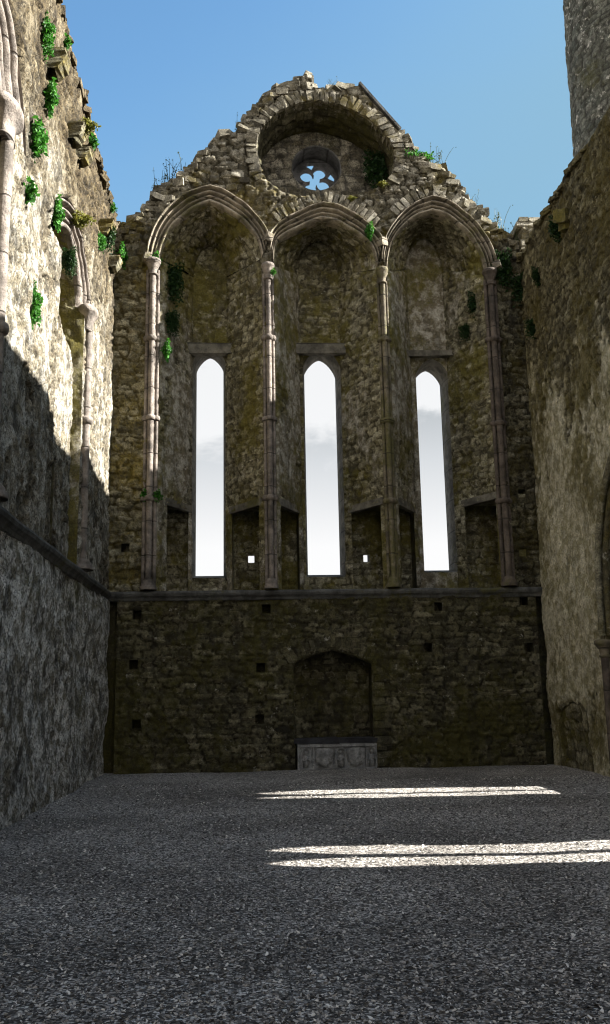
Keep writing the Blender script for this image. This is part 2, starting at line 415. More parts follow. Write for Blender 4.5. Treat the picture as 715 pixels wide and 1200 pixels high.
# ================================================================== GABLE WALL
gable = thing('gable_wall', ((XL+XR)/2, D, 0), 'ruined stone gable wall with three tall lancet windows and a round window', 'stone wall')
ARCH = []
A1o = [(171.9,302),(174.3,285.6),(181.4,266.6),(195.7,246.4),(214.7,230.9),(231.3,223.8),(246.8,220.2),(262.2,225),(283.6,238),(300.3,253.5),(312.2,269),(315.7,280)]
A1i = [(188,304.6),(189.7,297.5),(195.7,280.8),(205.2,266.6),(221.8,252.3),(233.7,245.2),(245.6,240),(262.2,247.5),(281.3,259.4),(295.5,273.7),(302.7,285.6),(306.6,304)]
A2o = [(314.5,281),(318,272),(329,261.4),(347,251.3),(364.9,243.5),(378.3,240),(396.2,243),(416.4,253.6),(434.3,265.9),(445.4,276),(447.7,285)]
A2i = [(321.3,311.5),(322.4,289),(333.6,278.6),(351.5,269.7),(367,262.5),(377,259.8),(394,263.6),(414,274.8),(432,288.2),(438.7,300.6),(441,316)]
A3o = [(446.5,306),(447.3,291.8),(453.9,273),(469.9,251.9),(488.5,238.6),(505.7,232.5),(523,237.3),(544.3,251.9),(562.9,270.5),(574.8,289),(582.8,312)]
A3i = [(453.4,318),(454.5,305),(459.2,286.4),(469.9,270.5),(485.8,257.2),(505.7,250.6),(523,255.9),(541.6,270.5),(554.9,286.4),(564.2,305),(568.2,323.6)]
NA = 96
def sharp(pts, k, n=NA):
    P = [hb(*p) for p in pts]
    a = smooth_curve(P[:k+1], n//2); b = smooth_curve(P[k:], n//2+1)
    return np.concatenate([a, b[1:]])
for o, i, ko, ki in ((A1o, A1i, 6, 6), (A2o, A2i, 5, 5), (A3o, A3i, 5, 5)):
    ARCH.append((sharp(o, ko), sharp(i, ki)))

ZB = 3.93
bays = []
for (co, ci) in ARCH:
    ci[:3, 0] = ci[3, 0]*.0+ci[:3, 0].mean(); ci[-3:, 0] = ci[-3:, 0].mean()
    bays.append(dict(o=co, i=ci, xl=ci[0, 0], xr=ci[-1, 0], zl=ci[0, 1], zr=ci[-1, 1]))
hole = lambda b: [(b['xl'], ZB)]+[(b['xr'], ZB)]+[tuple(p) for p in b['i'][::-1]]

OC = smooth_curve([hb(*p) for p in [(305,192),(301,172),(306.6,152.7),(322,136),(344,124.8),(372,120.6),(400,126),(425.5,137.3),(445,152.7),(459,172.3),(461.8,191.9),(456,208.7),(439.4,221.3),(411.5,228.3),(383.5,229.6),(355.5,229.6),(330,224),(310.8,208.7),(305,192)]], 90)[:-1]
SIL = [hb(*p) for p in [(136,266),(146,262),(155,257),(163,250),(172,244.6),(178,231),(189,221.5),(201,214),(214,207),(221,198),(228.6,190),(241,177),(256,162),(264,153),(274,156),(283,154.4),(285,142),(293,133),(302,123),(310.5,115),(323,103),(334,100),(344,98.6),(346,91.5),(360.8,87.3),(363.7,101),(377,104),(390,104),(405,102),(419.6,100.5),(422,101.9),(430.8,112.9),(448,132),(466,152.5),(472,158),(479,168),(487,179),(494.7,187.8),(506,191),(516.7,193),(525,202),(532,209.8),(543,227.4),(554,242.8),(565,246),(567.4,258),(578,266),(589.4,272.5),(600.4,280),(606,286),(620,292)]]
SIL[0] = (XL-.05, SIL[0][1]); SIL[-1] = (XR+.3, SIL[-1][1])
sq = lambda x, z, s=.095: rect(x-s, x+s, z-s*1.05, z+s*1.05)
put_hi = [sq(*hb(*p)) for p in [(146.7,642),(612,578),(613,647)]]
OUT = [(XL-.05, 3.86), (XR+.3, 3.86)] + SIL[::-1]
SGu = dict(SG)
gm = sheet('masonry', OUT, [hole(b) for b in bays]+[OC]+put_hi, FB(D), SG, M_GABLE, gable, sp=.042)
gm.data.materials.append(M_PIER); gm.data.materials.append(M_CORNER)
cen = np.empty(len(gm.data.polygons)*3); gm.data.polygons.foreach_get('center', cen); cen = cen.reshape(-1, 3)+ROOT[gm.name]
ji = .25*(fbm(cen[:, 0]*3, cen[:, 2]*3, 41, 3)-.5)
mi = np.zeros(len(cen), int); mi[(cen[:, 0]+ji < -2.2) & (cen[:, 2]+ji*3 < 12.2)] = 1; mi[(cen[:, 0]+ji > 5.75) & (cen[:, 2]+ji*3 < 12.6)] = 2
for i_ in range(2): mi[(cen[:, 0] > bays[i_]['xr']) & (cen[:, 0] < bays[i_+1]['xl']) & (cen[:, 2] < 11)] = 1
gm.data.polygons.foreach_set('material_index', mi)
# hewn stones are larger low down on the piers; they carry yellow moss
pl = Pile()
for p in put_hi:
    pl = Pile(); frame_box(pl, p, FB(D), .4); pl.build('putlog_hole', M_DARK, gable)
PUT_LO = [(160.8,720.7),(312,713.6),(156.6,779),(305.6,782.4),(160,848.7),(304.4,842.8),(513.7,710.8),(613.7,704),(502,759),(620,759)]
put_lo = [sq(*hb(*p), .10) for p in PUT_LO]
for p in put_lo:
    pl = Pile(); frame_box(pl, p, FB(D), .45); pl.build('putlog_hole', M_DARK, gable)
# lower wall with the tomb recess
RX0, RX1 = 1.07, 2.84
niche = [(RX0, -.06), (RX1, -.06), (RX1, hb(434,778)[1]), (2.42, 2.49), hb(389,762), (1.50, 2.50), (RX0, hb(344,778)[1])]
LX0, LX1 = XL+.26, XR-.20
sheet('masonry', rect(LX0, LX1, -.1, 3.87), [niche]+put_lo, FB(D-.02), SD, M_DARK, gable, sp=.042)
# upright recesses added to give both corners a dark shadow strip
for xa, xb, xc, xd in ((XL-.1, LX0+.1, LX0-.004, LX0+.05), (LX1-.1, XR+.2, LX1-.05, LX1+.004)):
    pl = Pile(); pl.box((xa, D+.32, -.1), (xb, D+.36, 3.86)); pl.box((xc, D+.005, -.1), (xd, D+.325, 3.86)); pl.build('corner_shade_recess', M_DARK, gable)
# recess of the tomb: jambs, pointed head, back
nr = resample(niche, .05, True); na = np.stack([nr[:, 0], np.full(len(nr), D-.02), nr[:, 1]], 1); nb = na+[0, .6, 0]
loft('tomb_recess', np.concatenate([na, na[:1]]), np.concatenate([nb, nb[:1]]), 13, (1.95, D+.3, 1.0), dict(SD, amp=.025), M_DARK, gable)
sheet('recess_back', rect(RX0-.1, RX1+.1, -.1, 2.8), [], FB(D+.575), dict(SD, cw=.26, ch=.16), M_DARK, gable, sp=.05)
# thin voussoirs over the recess, jamb quoins to its right
pl = Pile()
arc = smooth_curve([(RX0-.16, 2.42), (1.28, 2.60), (1.62, 2.76), (1.95, 2.83), (2.30, 2.76), (2.62, 2.58), (RX1+.18, 2.40)], 20)
for k in range(19):
    c = (arc[k]+arc[k+1])/2; ang = math.atan2(c[1]-1.0, c[0]-1.95)
    v, f = random.choice(HULLS); R = rotm(0, -(ang-math.pi/2), 0)
    pl.add((v*np.array([.115, .16, .30]))@R.T+np.array([c[0], D+.012, c[1]]), [f])
for k in range(13):
    w = .36 if k % 2 else .24
    v, f = random.choice(HULLS)
    pl.add(v*np.array([w*1.05, .15, .165])+np.array([RX1+.03+w/2, D+.015, .12+k*.168]), [f])
pl.build('recess_voussoir', M_DARK, gable, smooth=False)

# ---- string course running along the sill line
def prof_sweep(pile, a, b, prof, n=60, wob=.006):
    """straight moulding from a to b; prof = (out, up) pairs; out direction given by the pair"""
    a = np.asarray(a[0], float), np.asarray(b, float)
STR = [(-.02,-.16),(.05,-.15),(.07,-.10),(.10,-.07),(.13,-.05),(.15,.0),(.14,.04),(.10,.06),(-.02,.075)]
def string(name, p0, p1, out, parent, mat, n=80):
    p0 = np.asarray(p0, float); p1 = np.asarray(p1, float); out = np.asarray(out, float); G = []
    for t in np.linspace(0, 1, n):
        c = p0+(p1-p0)*t; w = .012*(vnoise(np.array([t*n*.35]), np.array([2.]), 8)[0]-.5)
        G.append([c+out*(o+w)+np.array([0, 0, h+w*.6]) for o, h in STR])
    pl = Pile(); pl.grid(np.array(G)); return pl.build(name, mat, parent, smooth=False)
string('string_course', (XL, D, ZS-.01), (XR, D, ZS-.01), (0, -1, 0), gable, M_TRIM)
pl = Pile(); pl.box((XL, D-.02, ZB-.02), (XR, DB, ZB-.004)); pl.build('sill_ledge', M_FRAME, gable)

# ---- arch mouldings: hood roll, hollow, two rolls
def moulding_profile(s):
    def roll(c, w, h): return h*math.sqrt(max(0, 1-((s-c)/w)**2))
    return max(.0, roll(.09, .095, .20), roll(.36, .10, .16), roll(.60, .085, .12), roll(.86, .13, .13))
SS = np.concatenate([np.linspace(0, 1, 48)])
def moulding(name, co, ci, to3, out, parent, mat, depth=.18, lip=-.05):
    G = []; out = np.asarray(out, float)
    wob = vnoise(np.arange(len(co))*.22, np.full(len(co), 3.), 31)
    for k, (a, b) in enumerate(zip(co, ci)):
        row = []
        for s in SS:
            p = a+(b-a)*s; row.append(to3(p)+out*(moulding_profile(s)*(1+.25*(wob[k]-.5))))
        e = to3(b); row.append(e-out*depth*.4); row.append(e-out*depth)
        row.insert(0, to3(a)+out*lip); G.append(row)
    pl = Pile(); pl.grid(np.array(G)); return pl.build(name, mat, parent, smooth=True)
for b in bays:
    moulding('arch_moulding', b['o'], b['i'], lambda p: np.array([p[0], D, p[1]]), (0, -1, 0), gable, M_ARCH)
# small carved head stops where the hoods meet
for p in [(314.5,281),(447,287),(173,304),(582,314)]:
    x, z = hb(*p); pl = Pile(); stone(pl, (x, D-.10, z), (.20, .24, .24), .3); pl.build('hood_stop', M_ARCH, gable)

# ---- clustered shafts
def cluster(px_x, py_cap, mat, rings, spread, rc, rs, parent):
    x, zc = hb(px_x, py_cap); y = D-.10
    z0 = ZS+.075
    s = Pile()
    for dx, r, yy in ((-spread, rs, D-.03), (0, rc, y), (spread, rs, D-.03)):
        G = [(r*(1+.03*math.sin(z*5+dx*9)), z) for z in np.linspace(z0+.06, zc-.2, 40)]
        s.lathe((x+dx, yy), G, 14)
    # flat nib behind the rolls
    s.box((x-spread-.01, D-.012, z0), (x+spread+.01, D+.02, zc-.1))
    sh = s.build('shaft', mat, parent, smooth=True)
    c = Pile(); c.lathe((x, y+.02), [(rc+.02, zc-.36), (rc+.055, zc-.345), (rc+.055, zc-.32), (rc+.015, zc-.30), (rc+.03, zc-.20), (rc+.08, zc-.10), (rc+spread*.75, zc-.05), (rc+spread*.95, zc-.03), (rc+spread*.95, zc+.03), (rc+spread*.85, zc+.06), (0, zc+.065)], 22)
    c.build('capital', mat, sh, smooth=True)
    for py in rings:
        zr = hb(px_x, py)[1]; r = Pile()
        for dx, rr, yy in ((-spread, rs, D-.03), (0, rc, y), (spread, rs, D-.03)):
            r.lathe((x+dx, yy), [(rr, zr-.07), (rr+.03, zr-.055), (rr+.045, zr-.02), (rr+.045, zr+.02), (rr+.03, zr+.055), (rr, zr+.07)], 14)
        r.build('shaft_ring', mat, sh, smooth=True)
    bs = Pile(); bs.lathe((x, y+.02), [(rc+spread*.95, z0), (rc+spread*.95, z0+.08), (rc+spread*.7, z0+.10), (rc+spread*.75, z0+.14), (rc+.05, z0+.19), (rc+.03, z0+.24)], 20)
    bs.build('shaft_base', mat, sh, smooth=True)
    return x
cluster(180, 309, M_SHAFT, [398, 491, 585], .125, .072, .045, gable)
cluster(314, 314, M_SHAFT, [397, 492, 584], .105, .062, .038, gable)
cluster(447, 319, M_SHAFT_G, [399, 494, 588], .10, .062, .038, gable)
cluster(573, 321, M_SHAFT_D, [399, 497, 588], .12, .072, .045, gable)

# ---- the three window bays: splayed jambs, vaulted heads, rear wall with its slit
WIN = [dict(bx=(226,266), zt=(246,288), zs=(246,325), wx=(228,261.5), wz=(675,430,412), hx=(229.5,262.5)),
       dict(bx=(350.5,398.5), zt=(378,283), zs=(378,322), wx=(360.5,400), wz=(675,436,414), hx=(357,396)),
       dict(bx=(480,523), zt=(500,280), zs=(500,316), wx=(495,527.5), wz=(671,444,426), hx=(488,517.5))]
OPEN = [((.28, .90), (.12, .86)), ((.14, .86), (.10, .82)), ((.12, .86), (.06, .76))]     # passage mouths in each jamb, along the splay
ZP = (3.955, [(6.06, 6.0), (6.0, 6.0), (6.0, 6.12)])
slit_polys = []; light_polys = []
for n_, (b, w, op) in enumerate(zip(bays, WIN, OPEN)):
    xl, xr = b['xl'], b['xr']
    bl = hb(w['bx'][0], 500, DB)[0]; br = hb(w['bx'][1], 500, DB)[0]
    bl2 = hb(w['bx'][0], 330, DB)[0]; br2 = hb(w['bx'][1], 330, DB)[0]
    bl, br = (bl+bl2)/2, (br+br2)/2
    zs, zt = hb(*w['zs'], DB)[1], hb(*w['zt'], DB)[1]
    mid = (bl+br)/2; m = len(b['i'])
    back = []
    for t in np.linspace(-1, 1, m):
        a = abs(t); back.append((mid+(br-bl)/2*math.sin(t*math.pi/2), zs+(zt-zs)*(1-math.sin(a*math.pi/2)**2)**.62))
    back = np.array(back)
    pm = dict(SB, seed=9+n_, plaster=.40 if n_ == 2 else .30)
    A = np.stack([b['i'][:, 0], np.full(m, D+.0), b['i'][:, 1]], 1); B = np.stack([back[:, 0], np.full(m, DB), back[:, 1]], 1)
    loft('bay_vault', A, B, 26, (mid, D+.5, zs-1.5), pm, M_BAY, gable, uoff=n_*7)
    for side, xf, xb, zf, (t0, t1), zp in ((0, xl, bl, b['zl'], op[0], ZP[1][n_][0]), (1, xr, br, b['zr'], op[1], ZP[1][n_][1])):
        L = math.hypot(xb-xf, DB-D); U = np.array([(xb-xf)/L, (DB-D)/L, 0]); N = np.array([U[1], -U[0], 0]) if side == 0 else np.array([-U[1], U[0], 0])
        fr = ((xf, D, 0), U, (0, 0, 1), N)
        o = [(t0*L, ZP[0]), (t1*L, ZP[0]), (t1*L, zp), (t0*L, zp)]
        mt = M_BAY
        sheet('bay_jamb', [(0, ZB-.01), (L, ZB-.01), (L, zs), (0, zf)], [o], fr, dict(pm, seed=20+n_*2+side, plaster=.54 if side == 0 else .24), mt, gable, sp=.045)
        # wall passage behind the jamb: a chamber inside the pier, taller and deeper than its mouth
        sx = -1 if side == 0 else 1; p0 = np.array([xf, D])+U[:2]*t0*L; p1 = np.array([xf, D])+U[:2]*t1*L; yb = D+1.5
        if (n_, side) in ((0, 0), (2, 1)): xc = xf+sx*.75
        else: xc = (b['xr']+bays[n_+1]['xl'])/2 if side == 1 else (bays[n_-1]['xr']+b['xl'])/2
        foot = [p0, p1, np.array([p1[0]+sx*.03, yb]), np.array([xc, yb]), np.array([xc, p0[1]])]; zc_ = zp+.12
        pg = Pile(); lo_ = [np.array([*q, ZP[0]]) for q in foot]; hi_ = [np.array([*q, zc_]) for q in foot]; fs = [(1, 2, 7, 6), (3, 4, 9, 8), (4, 0, 5, 9)]
        pg.add(lo_+hi_, [fs, [(0, 1, 2, 3, 4), (5, 6, 7, 8, 9)]])
        m0, m1 = np.array([*p0, zp]), np.array([*p1, zp]); pg.add([m0, m1, m1+[0, 0, .12], m0+[0, 0, .12]], [(0, 1, 2, 3)])
        pg.build('passage', M_BAY, gable)
        has_light = (side == 1 and n_ < 2); ox0, ox1 = sorted((p1[0]+sx*.03, xc)); hls = []
        if has_light:
            lx, lz = hb(*((294.5, 655.5), (429.5, 654.5))[n_], yb); hls = [rect(lx-.075, lx+.075, lz-.085, lz+.085)]
        sheet('passage_back', rect(ox0, ox1, ZP[0], zc_), hls, FB(yb), dict(SB, seed=50+n_*2+side, cw=.3, ch=.14), M_BAY, gable, sp=.045)
        for h in hls:
            lp = Pile()
            g = [(h[0][0]-.03, h[0][1]-.02), (h[1][0]+.03, h[1][1]-.02), (h[2][0]+.03, h[2][1]+.10), (h[3][0]-.03, h[3][1]+.10)]
            lp.add([np.array([x, yb, z]) for x, z in h]+[np.array([x, DO+.01, z]) for x, z in g], [[(0,1,5,4),(1,2,6,5),(2,3,7,6),(3,0,4,7)]]); lp.build('loop_light', M_FRAME, gable); light_polys.append(g)
        # lintel stone over the passage mouth, a little proud of the jamb
        lt = Pile(); c0 = np.array([xf, D, 0])+U*(t0*L-.10); c1 = np.array([xf, D, 0])+U*(min(t1*L+.08, L-.02))
        vv = [c0+N*.035, c1+N*.035, c1-N*.1, c0-N*.1]
        lt.add([v+np.array([0, 0, zp+.002]) for v in vv]+[v+np.array([0, 0, zp+.17]) for v in vv], [[(0,1,2,3),(4,5,6,7),(0,1,5,4),(1,2,6,5),(2,3,7,6),(3,0,4,7)]])
        lt.build('passage_lintel', M_LINTEL, gable)
    # slit window
    ym = DB+.32
    x0, x1 = hb(w['wx'][0], w['wz'][0], ym)[0], hb(w['wx'][1], w['wz'][0], ym)[0]
    h0, h1 = hb(w['hx'][0], w['wz'][1], ym)[0], hb(w['hx'][1], w['wz'][1], ym)[0]
    x0, x1 = (x0+h0)/2, (x1+h1)/2
    if n_ == 2: x0, x1 = x0+.01, x1+.075
    z0, z1, z2 = hb(245, w['wz'][0], ym)[1], hb(245, w['wz'][1], ym)[1], hb(245, w['wz'][2], ym)[1]
    def slit(g, gz):
        xa, xb_ = x0-g, x1+g; c = (xa+xb_)/2; out = [(xa, z0-gz), (xb_, z0-gz)]
        for t in np.linspace(1, -1, 21): out.append((c+(xb_-xa)/2*math.sin(t*math.pi/2)*.999, z1+(z2+g*.6-z1)*(1-math.sin(abs(t)*math.pi/2)**1.55)**.72))
        return out
    inner, outer = slit(0, 0), slit(.055, .09)
    sheet('rear_wall', [(bl-.02, ZB-.01), (br+.02, ZB-.01)]+[tuple(p) for p in back[::-1]], [outer], FB(DB), dict(pm, seed=33+n_, plaster=.80 if n_ == 2 else .25, amp=.035), M_BAY, gable, sp=.045)
    ws = Pile(); n = len(inner)
    to = lambda P, y: [np.array([a, y, c]) for a, c in P]
    ws.add(to(outer, DB-.01)+to(inner, ym)+to(inner, DO+.02), [[(i, (i+1) % n, n+(i+1) % n, n+i) for i in range(n)]+[(n+i, n+(i+1) % n, 2*n+(i+1) % n, 2*n+i) for i in range(n)]])
    ws.build('window_surround', M_LINTEL, gable); slit_polys.append(inner)
    zl0, zl1 = hb(245, (415, 414, 424)[n_], DB-.22)[1], hb(245, (402, 402, 413)[n_], DB-.22)[1]
    if n_ == 2: zl0, zl1 = hb(500, 418, DB-.2)[1], hb(500, 411, DB-.2)[1]
    lp = Pile(); lp.box((bl-.12, DB-.24, zl0+.02), (br+.12, DB+.02, zl1), jit=.02); lp.build('window_lintel', M_LINTEL, gable)

# ---- round window: barrel, voussoirs, rear wall, tracery
OA = np.stack([OC[:, 0], np.full(len(OC), D), OC[:, 1]], 1)
cx_, cz_ = OC[:, 0].mean(), OC[:, 1].mean()
OBk = np.stack([cx_+(OC[:, 0]-cx_)*.97, np.full(len(OC), D+1.2), cz_+(OC[:, 1]-cz_)*.98], 1)
loft('barrel', np.concatenate([OA, OA[:1]]), np.concatenate([OBk, OBk[:1]]), 26, (cx_, D+.6, cz_), dict(SB, cw=.16, ch=.3, amp=.05), M_DARK, gable)
wx, wz = hb(371, 197, D+1.2); wr = .645
circ = lambda x, z, r, n=40: [(x+r*math.cos(a), z+r*math.sin(a)) for a in np.linspace(0, 2*math.pi, n, endpoint=False)]
sheet('rear_wall', [(p[0], p[2]) for p in OBk], [circ(wx, wz, wr+.02)], FB(D+1.2), dict(SB, cw=.36, ch=.2, seed=44), masonry('oculus_rubble', GREY, (.09,.085,.075), moss_amt=.25, stain=.35, white=.3), gable, sp=.045)
pl = Pile()
for k, (p, q) in enumerate(zip(OC, np.roll(OC, -1, 0))):
    pass
cum = np.concatenate([[0], np.cumsum(np.linalg.norm(np.diff(np.concatenate([OC, OC[:1]]), axis=0), axis=1))])
s = 0
while s < cum[-1]-.1:
    wv = random.uniform(.10, .18); c = np.array([np.interp(s+wv/2, cum, np.append(OC[:, k], OC[0, k])) for k in range(2)])
    ang = math.atan2(c[1]-cz_, c[0]-cx_); hgt = random.uniform(.28, .42)
    if c[1] > cz_-.75:
        v, f = random.choice(HULLS); R = rotm(0, -(ang-math.pi/2)+random.uniform(-.08, .08), 0)
        c3 = np.array([c[0]+math.cos(ang)*hgt*.47, D+.10, c[1]+math.sin(ang)*hgt*.47])
        pl.add((v*np.array([wv*1.05, .40, hgt]))@R.T+c3, [f], tint=random.uniform(0, .62))
    s += wv*.97
pl.build('oculus_voussoir', M_GABLE, gable)
# voussoirs just over the lancet hoods
for bi, (k0, k1) in ((1, (14, 82)), (2, (26, 74))):
    pl = Pile(); co = bays[bi]['o']; k = k0
    while k < k1:
        a, b2 = co[k], co[min(k+3, len(co)-1)]; c = (a+b2)/2; t = b2-a; nrm = np.array([-t[1], t[0]]); nrm /= np.linalg.norm(nrm)
        if nrm[1] < 0: nrm = -nrm
        hgt = random.uniform(.26, .38); c = c+nrm*(hgt*.5+.03); v, f = random.choice(HULLS)
        R = rotm(0, math.atan2(nrm[0], nrm[1]), 0)
        pl.add((v*np.array([np.linalg.norm(t)*.98, .20, hgt]))@R.T+np.array([c[0], D+.015, c[1]]), [f]); k += 3
    pl.build('relieving_voussoir', M_GABLE, gable)
tr = Pile(); ty = D+1.80
lp = Pile(); cc = circ(wx, wz, wr, 48)
n = 48; to = lambda P, y: [np.array([a, y, c]) for a, c in P]
lp.add(to(circ(wx, wz, wr+.03, n), D+1.195)+to(cc, D+1.215)+to(cc, DO+.02), [[(i, (i+1) % n, n+(i+1) % n, n+i) for i in range(n)]+[(n+i, n+(i+1) % n, 2*n+(i+1) % n, 2*n+i) for i in range(n)]])
ocu = lp.build('oculus_frame', M_FRAME, gable, smooth=False)
# quatrefoil plate: a disc with four joined lobes and four small eyes cut out
rot = math.radians(60); lob = .175; ld = .262
foil = []
for k in range(4):
    a0 = rot+k*math.pi/2; c = (wx+ld*math.cos(a0), wz+ld*math.sin(a0))
    for t in np.linspace(-2.58, 2.58, 24): foil.append((c[0]+lob*math.cos(a0+t), c[1]+lob*math.sin(a0+t)))
eyes = []
for k in range(4):
    a0 = rot+math.pi/4+k*math.pi/2
    eyes.append([(wx+r*math.cos(a0+d), wz+r*math.sin(a0+d)) for r, d in ((.33, 0), (.53, .30), (.57, .0), (.53, -.30))][::-1])
disc = circ(wx, wz, wr+.01, 60)
def plate(pile, outline, holes, y0, y1):
    P = [np.asarray(outline)]+[np.asarray(h) for h in holes]; e = []; s = 0
    for l in P: e += [(s+i, s+(i+1) % len(l)) for i in range(len(l))]; s += len(l)
    v, _, f, *_ = delaunay_2d_cdt([Vector(p) for p in np.concatenate(P)], e, [], 0, 1e-6)
    v = np.array([tuple(p) for p in v]); f = np.array(f); c = v[f].mean(1); ok = inside(P[0], c)
    for h in P[1:]: ok &= ~inside(h, c)
    f = f[ok]; n = len(v)
    for y in (y0, y1): pile.add(np.stack([v[:, 0], np.full(n, y), v[:, 1]], 1), [f])
    for l in P:
        m = len(l); a = np.stack([l[:, 0], np.full(m, y0), l[:, 1]], 1); b2 = np.stack([l[:, 0], np.full(m, y1), l[:, 1]], 1)
        pile.add(np.concatenate([a, b2]), [[(i, (i+1) % m, m+(i+1) % m, m+i) for i in range(m)]])
plate(tr, disc, [foil]+eyes, ty, ty+.16); tr.build('tracery', M_FRAME, ocu)

# ---- outer face, broken wall top, coping slab
osil = [(x, z-.05) for x, z in SIL]
P_ = Pile()
plate_out = [(XL-1.2, 0), (XR+1.0, 0), (XR+1.0, SIL[-1][1]-.3)]+osil[::-1]+[(XL-1.2, SIL[0][1]-.4)]
def flat(name, outline, holes, frame, mat, parent):
    O, U, V, N = [np.asarray(a, float) for a in frame]
    P = [np.asarray(outline, float)]+[np.asarray(h, float) for h in holes]; e = []; s = 0
    for l in P: e += [(s+i, s+(i+1) % len(l)) for i in range(len(l))]; s += len(l)
    v, _, f, *_ = delaunay_2d_cdt([Vector(p) for p in np.concatenate(P)], e, [], 0, 1e-6)
    v = np.array([tuple(p) for p in v]); f = np.array(f); c = v[f].mean(1); ok = inside(P[0], c)
    for h in P[1:]: ok &= ~inside(h, c)
    return mk(name, O+v[:, :1]*U+v[:, 1:]*V, [f[ok]], mat, parent, False)
flat('outer_face', plate_out, slit_polys+light_polys+[circ(wx, wz, wr, 48)], FB(DO), M_GABLE, gable)
def top_strip(name, line, to3a, to3b, mat, parent, drop=0.0):
    line = resample(line, .12, False); pl = Pile()
    G = np.array([[to3a(p)*(1-t)+to3b(p)*t+np.array([0, 0, RNG.uniform(-.04, .05)*(0 < t < 1)-drop*t]) for t in np.linspace(0, 1, 10)] for p in line])
    pl.grid(G); return pl.build(name, mat, parent, smooth=False)
top_strip('wall_top', SIL, lambda p: np.array([p[0], D, p[1]-.01]), lambda p: np.array([p[0], DO, p[1]-.06]), M_GABLE, gable)
def rubble(line, y_of, mat, parent, name, size=(.16, .34), rows=((.06, 0), (.35, .02), (.75, .0)), lift=-.02, step=.8, skip=None):
    pl = Pile(); ln = resample(line, .03, False)
    cum = np.concatenate([[0], np.cumsum(np.linalg.norm(np.diff(ln, axis=0), axis=1))])
    for dy, dz in rows:
        s = 0
        while s < cum[-1]:
            w = random.uniform(*size); c = [np.interp(s+w/2, cum, ln[:, k]) for k in range(2)]
            if not (skip and skip(c)):
                h = w*random.uniform(.45, .8)
                stone(pl, y_of(c[0], dy+random.uniform(-.04, .06), c[1]+lift+dz+random.uniform(-.05, .06)), (w*1.1, random.uniform(.25, .42), h), .28, az=random.uniform(-.4, .4))
            s += w*step
    return pl.build(name, mat, parent)
rubble(SIL, lambda u, d, z: (u, D+d+.05, z), M_GABLE, gable, 'broken_coping', rows=((.04, -.10), (.10, .02), (.45, .04), (.9, .02), (1.35, 0)), skip=lambda c: 2.95 < c[0] < 4.0 and c[1] > 15.0)
a, b2 = np.array(hb(420, 99)), np.array(hb(468, 153))
cs = Pile(); t = (b2-a)/np.linalg.norm(b2-a); nn = np.array([-t[1], t[0]]); nn = nn if nn[1] > 0 else -nn
q = [a, b2, b2+nn*.06, a+nn*.06]
cs.add([np.array([p[0], D-.08, p[1]]) for p in q]+[np.array([p[0], DO, p[1]]) for p in q], [[(0,1,2,3),(4,5,6,7),(0,1,5,4),(1,2,6,5),(2,3,7,6),(3,0,4,7)]])
cs.build('coping_slab', M_TRIM, gable)
st = Pile(); x, z = hb(354, 94); stone(st, (x, D+.3, z), (.42, .5, .42), .05, 0); st.build('finial_stump', M_GABLE, gable)
# pale quoins on the gable face that stand proud
pl = Pile()
for k in range(150):
    p = (random.uniform(150, 570), random.uniform(120, 262)); x, z = hb(*p)
    sx = np.array([s_[0] for s_ in SIL]); sz = np.array([s_[1] for s_ in SIL]); o_ = np.argsort(sx)
    if z > np.interp(x, sx[o_], sz[o_])-.25: continue
    if inside(np.array([(cx_+(q[0]-cx_)*1.28, cz_+(q[1]-cz_)*1.34) for q in OC]), np.array([[x, z]]))[0]: continue
    if any(inside(np.concatenate([b['o']+[0, .12], [[b['o'][-1][0]+.1, 4], [b['o'][0][0]-.1, 4]]]), np.array([[x, z]]))[0] for b in bays): continue
    w = random.uniform(.16, .36); stone(pl, (x, D+.02, z), (w, .17, w*random.uniform(.45, .7)), .12, random.uniform(-.2, .2))
pl.build('face_stone', M_GABLE, gable)
# ================================================================== LEFT WALL
TL = 13.25
left = thing('side_wall', (XL-.6, 9.0, 0), 'sunlit limewashed side wall with blind pointed arches and a row of corbels', 'stone wall')
FL = ((XL, 0, 0), (0, 1, 0), (0, 0, 1), (1, 0, 0))
lt_sil = [hl(*p) for p in [(68,1),(74,30),(80,52),(84,78),(91,98),(97,114),(104,140),(110,160),(113,178),(120,205),(127,232),(131,252),(136,266)]]
lt_sil = [(-7, 13.3), (4, 13.4), (12.5, 13.35)]+lt_sil[1:]+[(D+.15, 12.95)]
def parch(yc, hw, zs, rise, n=NA, p=1.75, e=.62):
    return np.array([(yc+hw*t, zs+rise*(max(0, 1-abs(t)**p))**e) for t in np.sin(np.linspace(-1, 1, n)*math.pi/2)])
LA = [dict(yc=15.85, hi=1.22, ho=1.98, zs=9.22, ri=.88, ro=1.36, ys=17.28), dict(yc=9.4, hi=1.62, ho=2.70, zs=9.25, ri=1.5, ro=2.12, ys=10.96)]
DEP = .20; ZT = 8.2
holes = []
for a in LA:
    a['i'] = parch(a['yc'], a['hi'], a['zs'], a['ri']); a['o'] = parch(a['yc'], a['ho'], a['zs'], a['ro'])
    holes.append([(a['yc']-a['hi'], ZS+.02), (a['yc']+a['hi'], ZS+.02)]+[(a['yc']+a['hi'], a['zs']-.02)]+[tuple(p) for p in a['o'][::-1]]+[(a['yc']-a['hi'], a['zs']-.02)])
put_l = [sq(*hl(*p), .075) for p in [(52,495)]]
SLW = dict(cw=.26, ch=.13, jit=1.0, amp=.05, seed=21, edge=.06, plaster=.5, wave=.09,
           plaster_f=lambda u, v: .50+.10*(u < 14)-.22*sstep(9.6, 12.0, v)+.30*sstep(4.4, 3.3, v))
